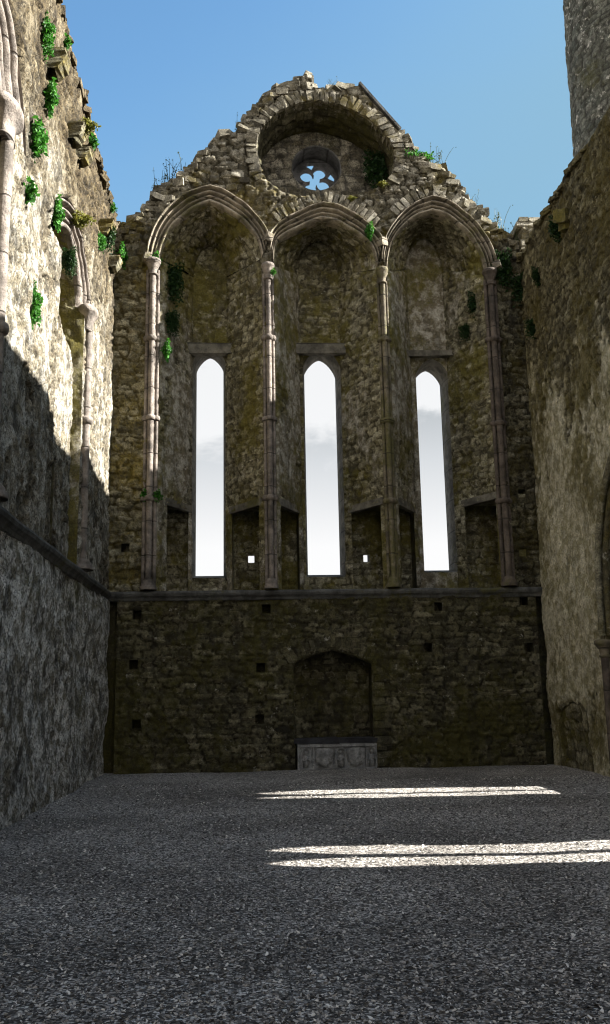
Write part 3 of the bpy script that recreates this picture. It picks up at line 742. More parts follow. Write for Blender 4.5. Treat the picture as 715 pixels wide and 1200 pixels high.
sheet('masonry', [(8.6, ZS-.1), (D+.1, ZS-.1), (D+.1, lt_sil[-1][1])]+[p for p in lt_sil[::-1] if p[0] > 8.7]+[(8.6, 13.3)],
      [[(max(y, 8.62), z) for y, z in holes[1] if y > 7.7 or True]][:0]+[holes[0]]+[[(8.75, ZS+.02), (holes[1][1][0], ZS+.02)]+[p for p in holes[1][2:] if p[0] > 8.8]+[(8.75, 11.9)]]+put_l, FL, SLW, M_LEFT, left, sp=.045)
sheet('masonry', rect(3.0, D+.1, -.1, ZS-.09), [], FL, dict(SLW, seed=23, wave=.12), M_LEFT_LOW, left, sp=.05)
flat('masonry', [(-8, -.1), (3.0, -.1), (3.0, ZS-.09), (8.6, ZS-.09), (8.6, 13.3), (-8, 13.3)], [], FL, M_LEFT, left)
pl = Pile()
for p in put_l: frame_box(pl, p, FL, .4)
pl.build('putlog_hole', M_DARK, left)
for k, a in enumerate(LA):
    hp = np.array(holes[k]); n_ = len(hp)
    # reveal; the blocking stops short of the head, which is open and deep
    r = resample([(a['yc']-a['hi'], ZS+.02), (a['yc']+a['hi'], ZS+.02)]+[tuple(p) for p in a['i'][::-1]], .06); ra = np.stack([XL-.19*sstep(a['zs']-.05, a['zs']+.02, r[:, 1]), r[:, 0], r[:, 1]], 1); rb = ra-[.85, 0, 0]
    loft('arch_reveal', np.concatenate([ra, ra[:1]]), np.concatenate([rb, rb[:1]]), 16, (XL-.3, a['yc'], 7), dict(SLW, amp=.02, wave=.02, plaster=.4, plaster_f=None), M_BAY, left)
    FBk = lambda d: ((XL-d, 0, 0), (0, 1, 0), (0, 0, 1), (1, 0, 0))
    dk = []; lo, hi = a['yc']-a['hi'], a['yc']+a['hi']
    if k == 0:
        y0 = hl(57, 600, XL-DEP)[0]; y1 = hl(61.5, 600, XL-DEP)[0]; zt = hl(60, 537, XL-DEP)[1]
        dk = [rect(max(y0, lo+.04), y1, ZS+.05, zt)]
    top = [(hi, ZT-.25), (hi-.6, ZT+.0), (hi-1.3, ZT+.12), (lo+.5, ZT+.30), (lo, ZT+.2)]
    sheet('blocking_wall', [(lo, ZS+.02), (hi, ZS+.02)]+top, dk, FBk(DEP), dict(SLW, seed=27+k, plaster_f=None, plaster=.62, wave=.04), M_LEFT, left, sp=.05)
    top_strip('blocking_top', top, lambda p: np.array([XL-DEP, p[0], p[1]]), lambda p: np.array([XL-.86, p[0], p[1]+.1]), M_LEFT, left)
    sheet('arch_back', [(lo, ZT-.6)]+[(hi, ZT-.6)]+[tuple(p) for p in a['i'][::-1]], [], FBk(.84), dict(SLW, seed=37+k, plaster_f=None, plaster=.2), M_BAY, left, sp=.06)
    for d_ in dk:
        pl = Pile(); frame_box(pl, d_, FBk(DEP), .9); pl.build('dark_doorway', M_DARK, left)
    h0 = 0 if k else 22
    moulding('arch_moulding', a['o'][h0:], a['i'][h0:], lambda p: np.array([XL-.20, p[0], p[1]]), (1, 0, 0), left, M_SHAFT, depth=.25, lip=.21)
    # the shaft carrying the arch on its far side
    y = a['ys']; zc = a['zs']; x = XL+.055; rc = .085
    s = Pile(); s.lathe((x, y), [(rc*(1+.03*math.sin(z*4)), z) for z in np.linspace(ZS+.2, zc-.25, 40)], 16)
    s.lathe((x-.05, y+.17), [(.05, z) for z in np.linspace(ZS+.1, zc-.2, 20)], 12)
    sh = s.build('shaft', M_SHAFT, left, smooth=True)
    c = Pile(); m_ = rc
    c.lathe((x-.02, y), [(m_+.0, zc-.46), (m_+.03, zc-.44), (m_+.03, zc-.41), (m_+.0, zc-.38), (m_+.03, zc-.25), (m_+.06, zc-.16), (m_+.11, zc-.09), (m_+.13, zc-.06), (m_+.13, zc+.02), (m_+.09, zc+.06), (0, zc+.065)], 24, sx=.9, sy=2.0 if k else 1.6)
    c.build('capital', M_SHAFT, sh, smooth=True)
    for zr in ((6.95,) if k == 0 else (6.2,)):
        r = Pile(); r.lathe((x, y), [(rc, zr-.08), (rc+.04, zr-.06), (rc+.055, zr-.02), (rc+.055, zr+.02), (rc+.04, zr+.06), (rc, zr+.08)], 16); r.build('shaft_ring', M_SHAFT, sh, smooth=True)
    bs = Pile(); bs.lathe((x, y), [(rc+.14, ZS+.07), (rc+.14, ZS+.15), (rc+.10, ZS+.17), (rc+.10, ZS+.21), (rc+.03, ZS+.28)], 18); bs.build('shaft_base', M_SHAFT, sh, smooth=True)
string('string_course', (XL, -8, ZS-.01), (XL, D-.1, ZS-.01), (1, 0, 0), left, M_TRIM, n=160)
for p, sz in [((58,76),.37),((81,158),.34),((89,183),.30),((117,270),.36),((127,309),.34)]:
    y, z = hl(*p); cb = Pile()
    # a tapering bracket: square head, quarter-round underside
    G = []
    for t in np.linspace(0, 1, 9):
        o = .30*math.sqrt(1-(1-t)**2*.8) if t > 0 else .12
        G.append([np.array([XL+q*o-.03*(q == 0), y+s_*sz/2, z-sz*.5+t*sz]) for s_, q in ((-1, 0), (-1, 1), (1, 1), (1, 0))])
    G = np.array(G); G[1:, 1:3] += RNG.uniform(-.025, .025, G[1:, 1:3].shape); cb.grid(G); top = [np.array([XL-.03, y-sz/2, z+sz*.5]), np.array([XL+.30, y-sz/2, z+sz*.5]), np.array([XL+.30, y+sz/2, z+sz*.5]), np.array([XL-.03, y+sz/2, z+sz*.5])]
    cb.add(top, [(0, 1, 2, 3)]); cb.build('corbel', M_PIER, left)
flat('outer_face', [(-8, 0), (D+1.8, 0), (D+1.8, 12.9), (-8, 13.3)], [], ((XL-1.25, 0, 0), (0, 1, 0), (0, 0, 1), (1, 0, 0)), M_LEFT, left)
lts = [p for p in lt_sil]+[(D+1.8, 12.9)]
top_strip('wall_top', lts, lambda p: np.array([XL, p[0], p[1]-.01]), lambda p: np.array([XL-1.25, p[0], p[1]-.05]), M_LEFT, left)
rubble([p for p in lts if p[0] > 11.9], lambda u, d, z: (XL-d-.02, u, z), M_LEFT, left, 'broken_coping', size=(.12, .26), rows=((.02, -.06), (.06, .0), (.4, .0), (.9, 0)))

# ================================================================== RIGHT WALL
right = thing('side_wall', (XR+.5, 9.0, 0), 'shaded side wall with worn cream render below the round tower', 'stone wall')
FR = ((XR, 0, 0), (0, 1, 0), (0, 0, 1), (-1, 0, 0)); XO = 7.9
r_sil = [(-8, 12.5), (6, 12.5), (13.5, 12.48)]+[hr(*p) for p in [(690,166),(682,176),(672,188),(664,205),(655,220),(645,240),(636,252),(628,263)]]+[(20.0, 12.35), (D+.4, 12.3)]
RA = [dict(yc=15.62, lights=((14.79, 15.32), (15.49, 16.06))), dict(yc=9.50, lights=((8.72, 9.24), (9.41, 9.96)))]
r_holes = []; r_lights = []
for a in RA:
    right_half = [(1.75, .0), (1.73, 2.45), (1.70, 3.1), (1.67, 3.69), (1.61, 4.2), (1.42, 4.75), (1.16, 5.25), (.85, 5.62), (.45, 5.98), (0, 6.22)]
    c = smooth_curve(right_half, 40); full = np.concatenate([[(a['yc']+p[0], p[1]-.06*(p[1] < .01)) for p in c], [(a['yc']-p[0], p[1]-.06*(p[1] < .01)) for p in c[::-1][1:]]])
    a['i'] = full; r_holes.append([tuple(p) for p in full])
SRW = dict(cw=.30, ch=.15, jit=1.0, amp=.035, seed=61, edge=.06, wave=.10, pit=.75, plaster=.7,
           plaster_f=lambda u, v: .80-.56*sstep(4.5, 11.0, v+.8*(fbm(u*.6, v*.3, 5, 3)-.5)*4)-.2*sstep(2.2, 1.2, v))
pat = [hr(*p) for p in [(656,893),(655,850),(657,834),(663,826),(672,823),(682,826),(689,840),(692,866),(696,897)]]
pat = [tuple(p) for p in smooth_curve(pat, 34)]; pat = [(y+.10*(vnoise(np.array([i*.8]), np.array([1.]), 5)[0]-.5), z+.09*(vnoise(np.array([i*.8]), np.array([4.]), 6)[0]-.5)) for i, (y, z) in enumerate(pat)]
pat[0] = (pat[0][0], -.05); pat[-1] = (pat[-1][0], -.05)
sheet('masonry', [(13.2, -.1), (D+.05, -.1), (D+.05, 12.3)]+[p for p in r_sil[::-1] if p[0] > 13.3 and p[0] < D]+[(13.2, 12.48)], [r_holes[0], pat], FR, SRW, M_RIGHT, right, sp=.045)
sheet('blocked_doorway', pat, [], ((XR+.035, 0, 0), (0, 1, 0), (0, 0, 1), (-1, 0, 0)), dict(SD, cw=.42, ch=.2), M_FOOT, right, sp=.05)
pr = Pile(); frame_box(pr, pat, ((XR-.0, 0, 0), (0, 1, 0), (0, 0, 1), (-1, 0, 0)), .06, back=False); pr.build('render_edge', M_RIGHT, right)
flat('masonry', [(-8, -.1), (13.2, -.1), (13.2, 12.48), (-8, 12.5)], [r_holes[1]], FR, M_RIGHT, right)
for k, a in enumerate(RA):
    yc = a['yc']; f = a['i']; sc = .62
    back = np.stack([yc+(f[:, 0]-yc)*sc, np.maximum(f[:, 1]*.93, -.06)], 1)
    A = np.stack([np.full(len(f), XR), f[:, 0], f[:, 1]], 1); B = np.stack([np.full(len(f), XO-.12), back[:, 0], back[:, 1]], 1)
    loft('opening_splay', A, B, 20, (XR+.3, yc, 2.5), dict(SB, plaster=.3), M_RIGHT, right)
    ls = []
    for y0, y1 in a['lights']:
        c = (y0+y1)/2; l = [(y0, 1.66), (y1, 1.66)]
        for t in np.linspace(1, -1, 17): l.append((c+(y1-y0)/2*math.sin(t*math.pi/2)*.999, 4.15+.57*(1-math.sin(abs(t)*math.pi/2)**1.5)**.75))
        ls.append(l); r_lights.append(l)
    sheet('rear_wall', [tuple(p) for p in back], ls, ((XO-.12, 0, 0), (0, 1, 0), (0, 0, 1), (-1, 0, 0)), dict(SB, amp=.02), M_DARK, right, sp=.06)
    for l in ls:
        p = Pile(); frame_box(p, l, ((XO-.12, 0, 0), (0, 1, 0), (0, 0, 1), (-1, 0, 0)), .12, back=False); p.build('window_surround', M_FRAME, right)
    # roll moulding round the mouth, on slim shafts with a capital at head height
    path = [(XR-.03, p[0], p[1]) for p in f if p[1] > 2.5]
    m_ = Pile(); m_.tube(path, .07, 8); m_.tube([(x+.10, yc+(y-yc)*.93, 2.5+(z-2.5)*.95) for x, y, z in path], .06, 8); m_.build('arch_moulding', M_RIGHT, right, smooth=True)
    for s_ in (1, -1):
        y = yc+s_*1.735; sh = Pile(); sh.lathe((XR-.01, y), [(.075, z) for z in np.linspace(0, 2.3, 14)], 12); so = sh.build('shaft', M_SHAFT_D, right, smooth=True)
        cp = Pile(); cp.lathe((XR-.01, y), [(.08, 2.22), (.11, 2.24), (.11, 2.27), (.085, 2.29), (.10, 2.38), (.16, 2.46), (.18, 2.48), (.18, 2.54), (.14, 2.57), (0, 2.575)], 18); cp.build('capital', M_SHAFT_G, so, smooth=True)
flat('outer_face', [(-8, 0), (D+1.8, 0), (D+1.8, 12.3), (-8, 12.5)], r_lights, ((XO, 0, 0), (0, 1, 0), (0, 0, 1), (-1, 0, 0)), M_RIGHT, right)
rts = r_sil+[(D+1.8, 12.3)]
top_strip('wall_top', rts, lambda p: np.array([XR, p[0], p[1]-.01]), lambda p: np.array([XO, p[0], p[1]-.02]), M_RIGHT, right)
rubble([p for p in rts if p[0] > 14], lambda u, d, z: (XR+d+.02, u, z), M_RIGHT, right, 'broken_coping', size=(.10, .22), rows=((.0, -.06), (.06, -.03), (.5, -.02)), lift=-.05)
# the stump of walling left standing at the corner
x0, zt = hb(605.5, 259); zb = hb(600, 292)[1]; st = Pile()
z = zb-.3
while z < zt:
    h = random.uniform(.13, .2); x = x0+random.uniform(-.03, .08)
    while x < XR+.9:
        w = random.uniform(.22, .42); stone(st, (x+w/2, D+.05+random.uniform(0, .06), z+h/2), (w*1.12, .5, h*1.15), .08, 0); stone(st, (x+w/2, D+.5, z+h/2), (w*1.12, .6, h*1.15), .08, 0); x += w
    z += h
st.build('wall_stump', M_GABLE, right)
y, z = hr(666, 254); cb = Pile(); stone(cb, (XR-.10, y, z), (.36, .36, .30), .25, .4); stone(cb, (XR-.04, y+.05, z-.2), (.26, .26, .22), .25, .4); cb.build('corbel', M_BAY, right)

# ================================================================== ROUND TOWER
az = math.radians(22.42); r_t = 2.62; dist = 30.0; ca = az+math.asin(r_t/dist)
tc = np.array([dist*math.sin(ca), dist*math.cos(ca)])
tower = thing('round_tower', (tc[0], tc[1], 0), 'tall dark round tower of coursed stone rising behind the right side wall', 'round tower')
nu, nv = 190, 400
fa = math.atan2(-tc[1], -tc[0]); th = np.linspace(fa-1.9, fa+1.9, nu); zz = np.linspace(4, 27.5, nv)
T, Z = np.meshgrid(th, zz, indexing='ij')
d, tint, mort, _ = relief((T*r_t).ravel(), Z.ravel(), np.full(T.size, 1.), dict(cw=.44, ch=.23, jit=.35, amp=.04, seed=71, wave=.02))
rr = (r_t+.012*(20-Z)).ravel()+d
V_ = np.stack([tc[0]+rr*np.cos(T.ravel()), tc[1]+rr*np.sin(T.ravel()), Z.ravel()], 1)
k = np.arange(nu*nv).reshape(nu, nv); q = np.stack([k[:-1,:-1], k[1:,:-1], k[1:,1:], k[:-1,1:]], -1).reshape(-1, 4)
mk('drum', V_, [q], M_TOWER, tower, True, dict(tint=tint, mort=mort))
pl = Pile(); pl.lathe(tc, [(r_t+.24, 0), (r_t+.20, 4.05)], 40); pl.lathe(tc, [(r_t+.12, 4), (r_t-.14, 27.4), (0, 30.5)], 40); pl.build('core_wall', M_TOWER, tower, smooth=True)

# ================================================================== TOMB CHEST
tomb = thing('tomb_chest', ((RX0+RX1)/2, D, 0), 'low grey carved stone tomb chest with shields standing in the pointed wall recess', 'tomb')
T0, T1 = RX0+.055, RX1+.035; yF = D-.14
p = Pile(); p.box((T0, yF+.02, -.02), (T1, D+.55, .565), jit=.004); p.build('chest', M_TOMB, tomb)
p = Pile(); p.box((T0-.06, yF-.06, .57), (T0+.92, D+.55, .675), jit=.012); p.box((T0+.925, yF-.05, .57), (T1+.02, D+.55, .68), jit=.012); p.build('slab', M_SLAB, tomb)
def ex(pile, poly, y0, y1):
    P = np.asarray(poly, float); n = len(P); a = np.stack([P[:, 0], np.full(n, y0), P[:, 1]], 1); b = np.stack([P[:, 0], np.full(n, y1), P[:, 1]], 1)
    pile.add(np.concatenate([a, b]), [[(i, (i+1) % n, n+(i+1) % n, n+i) for i in range(n)], list(range(n))])
p = Pile()
for xa, xb, za, zb_ in ((T0, T1, .50, .56), (T0, T1, .0, .05), (T0, T0+.03, .05, .5), (T1-.03, T1, .05, .5), (T0+.33, T0+.355, .05, .5), (T0+.82, T0+.845, .05, .5), (T0+1.05, T0+1.075, .05, .5), (T0+1.5, T0+1.525, .05, .5)):
    p.box((xa, yF-.05, za), (xb, yF+.03, zb_))
p.build('panel_frame', M_TOMB, tomb)
for cx in (T0+.585, T0+1.285):
    p = Pile(); sh_ = [(cx-.19, .47), (cx+.19, .47), (cx+.19, .26), (cx+.15, .18), (cx, .07), (cx-.15, .18), (cx-.19, .26)]
    ex(p, sh_, yF-.045, yF+.03); so = p.build('shield', M_TOMB, tomb)
    p = Pile(); ex(p, [(cx-.165, .45), (cx+.165, .45), (cx+.165, .27), (cx+.13, .20), (cx, .105), (cx-.13, .20), (cx-.165, .27)], yF-.06, yF-.04)
    if cx > T0+1: ex(p, [(cx-.11, .14), (cx-.07, .12), (cx+.12, .40), (cx+.08, .43)], yF-.085, yF-.05)
    p.build('shield_field', M_TOMB, so)
for cx in (T0+.18, T0+.95, T0+1.64):
    p = Pile(); arcp = [(cx+.10*math.cos(t), .33+.14*math.sin(t)**.8 if math.sin(t) > 0 else .33) for t in np.linspace(0, math.pi, 12)]
    p.tube([(cx+.10, yF-.005, .07)]+[(x, yF-.005, z) for x, z in arcp]+[(cx-.10, yF-.005, .07)], .026, 6); p.build('carved_niche', M_TOMB, tomb)
    p = Pile(); p.lathe((cx, yF-.02), [(.0, .07), (.065, .07), (.05, .18), (.062, .27), (.045, .315), (.018, .325), (.018, .335), (.035, .35), (.04, .375), (.03, .405), (.0, .415)], 12, sy=.7)
    p.tube([(cx-.05, yF-.02, .29), (cx-.07, yF-.04, .22), (cx-.01, yF-.055, .20)], .018, 6); p.tube([(cx+.05, yF-.02, .29), (cx+.07, yF-.04, .22), (cx+.01, yF-.055, .24)], .018, 6)
    p.build('carved_figure', M_TOMB, tomb, smooth=True)

# ================================================================== GROUND
m, t, b = nt('gravel'); n = NB(t)
GR = [(0, (.036,.033,.030)), (.35, (.15,.139,.127)), (.6, (.33,.306,.280)), (.8, (.56,.525,.485)), (1, (.92,.88,.82))]
v1 = n.vor(54, out='Color'); sep = t.nodes.new('ShaderNodeSeparateColor'); n.L(v1, sep.inputs[0])
c = n.ramp(sep.outputs[0], GR)
big = n.noise(.35, 4, .6); c = n.mix(n.rng(big, .36, .62), n.mix(1.0, c, (.55,.54,.53), 'MULTIPLY'), c)
ed = n.vor(54, feat='F1'); c = n.mix(n.rng(ed, .45, .75, 0, .75), c, (.03,.03,.03))
n.L(c, b.inputs['Base Color']); b.inputs['Roughness'].default_value = .9
h = n.math('ADD', n.math('MULTIPLY', n.math('SUBTRACT', 1.0, ed), 1.0), n.math('MULTIPLY', n.vor(19), -.6)); n.bump(h, .55, .012, b)
M_GRAVEL = m
gu = np.concatenate([[-600, -120, -30], np.arange(XL-1, XR+1.01, .16), [30, 120, 600]]); gv = np.concatenate([[-600, -100, -20], np.arange(2, D+.6, .16), [60, 150, 600]])
X, Y = np.meshgrid(gu, gv, indexing='ij'); Zg = .035*(fbm(X*.7, Y*.7, 14, 3)-.5)*2*((X > XL-1) & (X < XR+1) & (Y > 2) & (Y < D+.6))
k = np.arange(X.size).reshape(X.shape); q = np.stack([k[:-1,:-1], k[1:,:-1], k[1:,1:], k[:-1,1:]], -1).reshape(-1, 4)
ground = mk('ground', np.stack([X.ravel(), Y.ravel(), Zg.ravel()], 1), [q], M_GRAVEL, None, True); ground['kind'] = 'structure'
# loose chippings over it
m, t, b = nt('chippings'); n = NB(t); c = n.ramp(n.attr('tint'), GR); n.L(c, b.inputs['Base Color']); b.inputs['Roughness'].default_value = .9
n.bump(n.noise(120, 3, .6), .5, .004, b)
small = [h for h in HULLS]
bmv = []
for k in range(8):
    bm = bmesh.new()
    for i in range(9): bm.verts.new((random.uniform(-1, 1), random.uniform(-1, 1), random.uniform(-.7, .7)))
    bmesh.ops.convex_hull(bm, input=bm.verts)
    for w in [w for w in bm.verts if not w.link_faces]: bm.verts.remove(w)
    bmesh.ops.triangulate(bm, faces=bm.faces); bm.verts.index_update()
    bmv.append((np.array([w.co[:] for w in bm.verts]), np.array([[w.index for w in f.verts] for f in bm.faces]))); bm.free()
VV, FF, TT = [], [], []; off = 0
for tv, tf in bmv:
    N_ = 7600
    yy = 4.6+(RNG.random(N_)**1.5)*13.5; xx = RNG.uniform(-1, 1, N_)
    xx = .07*yy+.1+xx*(.37*yy+.4); ok = (xx > XL+.03) & (xx < XR-.03) & (yy < D-.1); xx, yy = xx[ok], yy[ok]; N_ = len(xx)
    sz = (.004+.011*RNG.random(N_)**2.2)*(1+.02*yy); an = RNG.uniform(0, 6.3, N_); tl = RNG.uniform(-.5, .5, (N_, 2))
    ca_, sa_ = np.cos(an), np.sin(an)
    P = tv[None]*sz[:, None, None]*np.array([1.15, .85, .75])
    Q = np.stack([P[..., 0]*ca_[:, None]-P[..., 1]*sa_[:, None], P[..., 0]*sa_[:, None]+P[..., 1]*ca_[:, None], P[..., 2]+P[..., 0]*tl[:, :1]], -1)
    zg = .035*(fbm(xx*.7, yy*.7, 14, 3)-.5)*2
    Q += np.stack([xx, yy, zg+sz*.35], 1)[:, None]
    VV.append(Q.reshape(-1, 3)); FF.append((tf[None]+(np.arange(N_)*len(tv))[:, None, None]+off).reshape(-1, 3)); off += N_*len(tv)
    TT.append(np.repeat(RNG.random(N_), len(tv)))
grv = mk('gravel', np.concatenate(VV), [np.concatenate(FF)], m, None, False, dict(tint=np.concatenate(TT)))
grv['kind'] = 'stuff'; grv['label'] = 'loose grey limestone chippings strewn over the floor of the hall'; grv['category'] = 'gravel'

# ================================================================== PLANTS
def leafy(n, rad, size, drop=0.0, stems=6, seed=0):
    R = np.random.default_rng(seed); pl = Pile()
    for k in range(n):
        d = R.normal(size=3); d /= np.linalg.norm(d); r = R.random()**.45
        lump = 1+.28*math.sin(d[0]*5+seed)+.25*math.sin(d[2]*7+seed*2)
        c = d*r*np.array(rad)*lump; c[2] -= drop*R.random()**2
        s = size*R.uniform(.6, 1.3); a = R.normal(size=3); a /= np.linalg.norm(a); b = np.cross(a, R.normal(size=3)); b /= np.linalg.norm(b); nrm = np.cross(a, b)
        v = [c-a*s*.5, c+b*s*.32+nrm*s*.1, c+a*s*.6, c-b*s*.32+nrm*s*.1, c+nrm*s*.02]
        pl.add(v, [[(0, 1, 4), (1, 2, 4), (2, 3, 4), (3, 0, 4)]], tint=R.random())
    return pl
def weeds(n, h, seed=0):
    R = np.random.default_rng(seed); pl = Pile()
    for k in range(n):
        x = R.uniform(-.22, .22); H = h*R.uniform(.45, 1); lean = R.normal(size=2)*.22
        pth = [(x+lean[0]*t*t*H, lean[1]*t*t*H+R.uniform(-.02, .02), t*H) for t in np.linspace(0, 1, 6)]
        pl.tube(pth, np.linspace(.007, .004, 6), 4)
        for j in range(9):
            p = np.array(pth[R.integers(1, 6)])+R.normal(size=3)*.025; s = R.uniform(.02, .05); a = R.normal(size=3); a /= np.linalg.norm(a); b = np.cross(a, R.normal(size=3)); b /= np.linalg.norm(b)
            pl.add([p-a*s*.5, p+b*s*.4, p+a*s*.5, p-b*s*.4], [(0, 1, 2, 3)], tint=R.random())
    for k in range(26):
        p = np.array([R.uniform(-.26, .26), R.uniform(-.1, .1), R.uniform(0, .09)]); s = R.uniform(.04, .08); a = R.normal(size=3); a /= np.linalg.norm(a); b = np.cross(a, R.normal(size=3)); b /= np.linalg.norm(b)
        pl.add([p-a*s*.5, p+b*s*.35, p+a*s*.5, p-b*s*.35], [(0, 1, 2, 3)], tint=R.random()*.5)
    return pl
KIND = {'fern': [(leafy(800, (.10, .16, .19), .06, .1, seed=s), M_LEAF) for s in (1, 2)], 'fern_tall': [(leafy(900, (.09, .12, .36), .058, .1, seed=3), M_LEAF)],
        'ivy': [(leafy(1100, (.22, .12, .32), .07, .45, seed=s), M_IVY) for s in (5, 6)], 'moss': [(leafy(500, (.17, .10, .09), .045, .0, seed=8), M_MOSS)],
        'weed': [(weeds(11, .62, s), M_WEED) for s in (9, 10)], 'grass': [(leafy(520, (.34, .16, .10), .075, 0, seed=12), M_LEAF)], 'small': [(leafy(260, (.09, .08, .09), .05, .05, seed=14), M_LEAF)]}
NM = {'fern': 'wall_fern', 'fern_tall': 'wall_fern', 'ivy': 'ivy_clump', 'moss': 'moss_cushion', 'weed': 'weed_tuft', 'grass': 'grass_tuft', 'small': 'leafy_sprig'}
CAT = {'wall_fern': 'fern', 'ivy_clump': 'ivy', 'moss_cushion': 'moss', 'weed_tuft': 'weeds', 'grass_tuft': 'grass', 'leafy_sprig': 'plant'}
GRP = {'wall_fern': 'ferns rooted in the walls', 'ivy_clump': 'dark ivy clumps on the masonry', 'moss_cushion': 'moss cushions on the walls', 'weed_tuft': 'weeds along the broken gable', 'grass_tuft': 'grass tufts on the gable', 'leafy_sprig': 'small green sprigs in the masonry'}
made = {}
def plant(kind, at, s, label, var=0, rz=None):
    key = (kind, var % len(KIND[kind]))
    if key not in made:
        pile, mat = KIND[kind][key[1]]; o = pile.build(NM[kind], mat, None, base=(0, 0, 0)); made[key] = o.data
        o.location = at
    else:
        o = bpy.data.objects.new(NM[kind], made[key]); COL.objects.link(o); o.location = at
    o.scale = (s,)*3 if not isinstance(s, tuple) else s
    o.rotation_euler.z = random.uniform(-.5, .5) if rz is None else rz
    o['label'] = label; o['category'] = CAT[NM[kind]]; o['group'] = GRP[NM[kind]]
Lp = lambda px, py, o=.08: (XL+o, *hl(px, py))
Bp = lambda px, py, y=D-.08: (hb(px, py, y)[0], y, hb(px, py, y)[1])
Rp = lambda px, py, o=.08: (XR-o, *hr(px, py))
plant('fern_tall', Lp(50, 40), .95, 'tall bright green fern highest on the left wall, above the topmost corbel')
plant('fern', Lp(53, 113), 1.15, 'bright green fern just below the topmost corbel of the left wall')
plant('fern', Lp(38, 160), 1.35, 'large bright green fern beside the capital of the nearest arch', 1)
plant('small', Lp(28, 222), 1.5, 'small green fern beside the pale shaft under the nearest capital')
plant('fern', Lp(62, 248), 1.1, 'green fern to the left of the far blind arch, level with its top')
plant('fern_tall', Lp(35, 356), .85, 'long green fern on the sunlit wall above the big shadow edge', 0, .3)
plant('moss', Lp(82, 148, .3), 1.3, 'green moss on top of the square corbel nearest the wall head')
plant('moss', Lp(88, 258), 1.5, 'yellow moss on the crown of the far blind arch')
plant('ivy', Lp(76, 300), .6, 'ragged ivy on the broken near side of the far blind arch')
plant('ivy', Lp(117, 272, .2), .75, 'dark ivy hanging round the corbel above the far blind arch', 1)
plant('fern', Lp(112, 282, .12), .95, 'green fern below the ivy covered corbel beside the far arch', 1)
plant('small', Lp(104, 165), 1.3, 'small green sprig near the sky edge beside the square corbel')
plant('small', Lp(72, 48), 1.1, 'tiny green sprig at the sky edge, topmost on the left wall')
plant('small', Lp(127, 243, .1), 1.0, 'small green sprig at the wall edge just above the gable')
plant('fern', Bp(144, 298), 1.2, 'green fern in the corner where the gable meets the left wall')
plant('ivy', Bp(203, 322, D+.25), 1.15, 'large dark ivy clump inside the left lancet bay near its capital')
plant('ivy', Bp(203, 372, D+.22), .8, 'trailing ivy strand inside the left bay below the large clump', 1)
plant('fern', Bp(196, 409, D+.0), 1.05, 'bright green leaves on the left jamb of the left bay')
plant('small', Bp(170, 579), 1.2, 'small green sprig on the left shaft by its lowest ring')
plant('small', Bp(184, 580), 1.3, 'dark green sprig between the left shaft and the passage mouth')
plant('small', Bp(182, 303), 1.6, 'green sprig on the capital where the left arch springs')
plant('fern', Bp(433, 270, D-.15), .9, 'bright green plant on the hood between the middle and right arches')
plant('small', Bp(320, 318, D-.2), .8, 'tiny green sprig on the capital between left and middle arches')
plant('grass', Bp(493, 184, D+.1), 1.15, 'bright grass tuft on the right slope of the gable')
plant('moss', Bp(449, 216), .85, 'yellow green moss at the lower right rim of the round recess')
plant('moss', Bp(412, 233), .75, 'yellow green moss under the round recess above the middle arch')
plant('ivy', Bp(440, 190, D+.7), 1.3, 'dark growth inside the right side of the round recess')
plant('weed', Bp(189, 222, D+.1), .9, 'thin weeds on the left slope of the gable, lowest pair')
plant('weed', Bp(206, 211, D+.1), 1.0, 'thin weeds on the left slope of the gable above the left arch', 1)
plant('weed', Bp(284, 155, D+.1), .8, 'small weeds at the notch left of the round window')
plant('weed', Bp(391, 105, D+.3), .5, 'single short weed stem on the very top of the gable', 1)
plant('weed', Bp(512, 196, D+.1), 1.0, 'weeds beside the bright grass tuft on the gable')
plant('weed', Bp(553, 245, D+.1), .75, 'sparse weeds on the right slope just above the right arch', 1)
plant('weed', Bp(580, 270, D+.1), 1.0, 'tall weeds low on the right slope of the gable')
plant('grass', Bp(577, 268, D+.1), .55, 'short green tuft at the foot of the right gable slope')
plant('weed', Bp(600, 286, D+.1), .8, 'weeds in the gap beside the stump of walling', 1)
plant('ivy', Bp(557, 352, D+.35), .85, 'dark ivy clump on the right jamb of the right bay')
plant('ivy', Bp(545, 385, D+.5), .55, 'lower small ivy clump on the right jamb of the right bay', 1)
plant('ivy', Bp(588, 306), 1.1, 'dark ivy overhanging the right end of the right arch')
plant('ivy', Bp(612, 330), 1.0, 'dark ivy in the corner beside the right arch', 1)
plant('ivy', Rp(657, 262), .75, 'dark ivy clump beside the corbel high on the right wall')
plant('ivy', Rp(627, 380), .6, 'dark ivy patch low in the right corner above the render', 1)
plant('ivy', Rp(633, 320), .55, 'thin ivy patch on the upper right wall near the corner')

# ================================================================== SKY, SUN, CAMERA
SUN_EL, SUN_AZ = math.radians(31.5), math.radians(93.0)      # azimuth clockwise from +Y
w = bpy.data.worlds.new('World'); scene.world = w; w.use_nodes = True; t = w.node_tree; t.nodes.clear()
out = t.nodes.new('ShaderNodeOutputWorld'); bg = t.nodes.new('ShaderNodeBackground'); bg2 = t.nodes.new('ShaderNodeBackground'); mx = t.nodes.new('ShaderNodeMixShader')
sky = t.nodes.new('ShaderNodeTexSky'); sky.sky_type = 'NISHITA'; sky.sun_disc = False; sky.sun_elevation = SUN_EL; sky.sun_rotation = SUN_AZ
sky.altitude = SKY_ALT; sky.air_density = SKY_AIR; sky.dust_density = .8; sky.ozone_density = 1.6
SKY_TINT(t, sky, bg); bg.inputs[1].default_value = SKY_S
tc_ = t.nodes.new('ShaderNodeTexCoord'); n = NB(t); n.co = tc_.outputs['Generated']
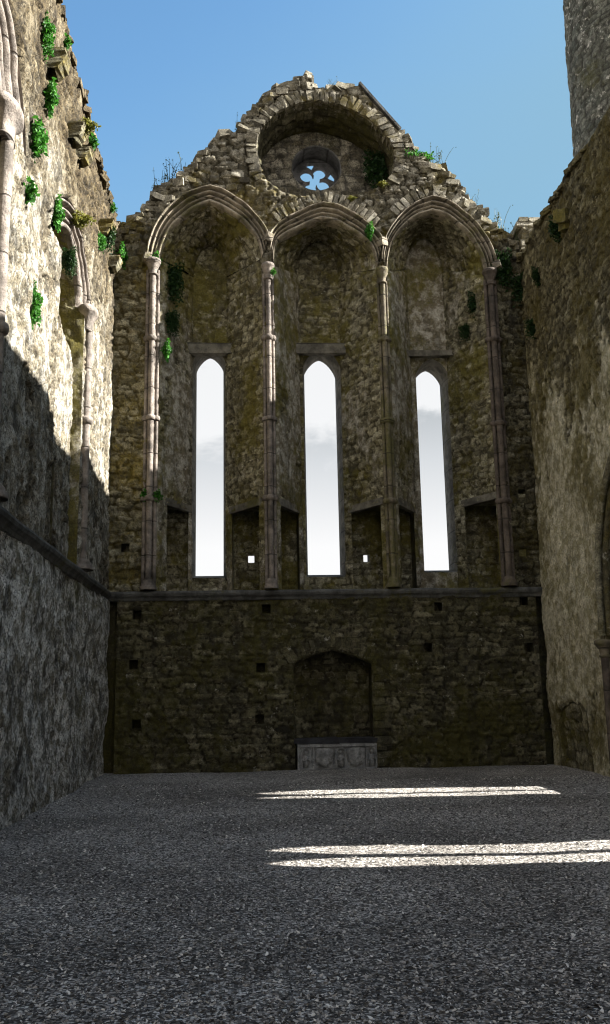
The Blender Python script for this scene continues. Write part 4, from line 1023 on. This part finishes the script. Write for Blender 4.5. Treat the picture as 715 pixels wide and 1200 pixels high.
sp_ = t.nodes.new('ShaderNodeSeparateXYZ'); t.links.new(tc_.outputs['Generated'], sp_.inputs[0])
cl = n.noise(2.4, 7, .6, vec=n.map((1, 1, 2.2)), dist=.3)
el = n.math('ADD', sp_.outputs[2], n.math('MULTIPLY', n.math('SUBTRACT', cl, .5), .10))
mask = n.rng(el, .385, .465, 1, 0)
lay = n.ramp(sp_.outputs[2], [(0, (1,1,1)), (.16, (.97,.975,.98)), (.25, (.70,.73,.76)), (.34, (.40,.44,.47)), (.45, (.42,.52,.62))])
cc = n.mix(n.rng(cl, .50, .58, 0, .9), lay, (.95,.96,.97))
# unseen cloud added behind the viewer to fill the shade with neutral light
side = n.math('ADD', sp_.outputs[1], n.math('MULTIPLY', sp_.outputs[0], .55))
cov = n.math('MULTIPLY', n.rng(side, -.20, .25, 1, 0), n.rng(n.noise(1.7, 6, .6), .40, .56))
mask = n.math('MAXIMUM', mask, cov)
cc = n.mix(n.rng(sp_.outputs[1], .0, .45, 1, 0), cc, (1.30, 1.22, 1.11))
t.links.new(cc, bg2.inputs[0]); bg2.inputs[1].default_value = CLOUD_S
# thin haze pales the clear sky towards the sun and the horizon
hz = n.math('SUBTRACT', sp_.outputs[2], n.math('MULTIPLY', sp_.outputs[0], .45))
bg3 = t.nodes.new('ShaderNodeBackground'); bg3.inputs[0].default_value = (.36, .64, .84, 1); bg3.inputs[1].default_value = CLOUD_S*.78
mh = t.nodes.new('ShaderNodeMixShader'); t.links.new(n.rng(n.math('ADD', hz, n.math('MULTIPLY', n.math('SUBTRACT', cl, .5), .10)), .70, .38, 0, .85), mh.inputs[0]); t.links.new(bg.outputs[0], mh.inputs[1]); t.links.new(bg3.outputs[0], mh.inputs[2])
t.links.new(mask, mx.inputs[0]); t.links.new(mh.outputs[0], mx.inputs[1]); t.links.new(bg2.outputs[0], mx.inputs[2]); t.links.new(mx.outputs[0], out.inputs[0])
sl = bpy.data.lights.new('sun', 'SUN'); sl.energy = SUN_S; sl.angle = math.radians(.5); sl.color = (1, .96, .89)
so = bpy.data.objects.new('sun', sl); COL.objects.link(so); so.location = (30, 0, 30)
dv = Vector((math.sin(SUN_AZ)*math.cos(SUN_EL), math.cos(SUN_AZ)*math.cos(SUN_EL), math.sin(SUN_EL)))
so.rotation_euler = dv.to_track_quat('Z', 'Y').to_euler()
cd = bpy.data.cameras.new('camera'); cam = bpy.data.objects.new('camera', cd); COL.objects.link(cam)
cd.sensor_fit = 'VERTICAL'; cd.sensor_height = 24; cd.lens = 24*FPX/1200; cd.clip_end = 3000
M = Matrix.Identity(4)
for k, ax in enumerate((_R, _U, -_W)):
    for r in range(3): M[r][k] = ax[r]
M.translation = Vector(EYE); cam.matrix_world = M; scene.camera = cam
scene.render.engine = 'CYCLES'
scene.view_settings.view_transform = 'Standard'; scene.view_settings.look = 'None'; scene.view_settings.exposure = EXPO; scene.view_settings.gamma = 1
scene.cycles.use_denoising = True; scene.cycles.pixel_filter_type = 'BLACKMAN_HARRIS'; scene.cycles.filter_width = 1.15; scene.cycles.max_bounces = 6; scene.cycles.diffuse_bounces = 4; scene.cycles.caustics_reflective = False; scene.cycles.caustics_refractive = False
scene.cycles.use_adaptive_sampling = True; scene.cycles.adaptive_threshold = .02
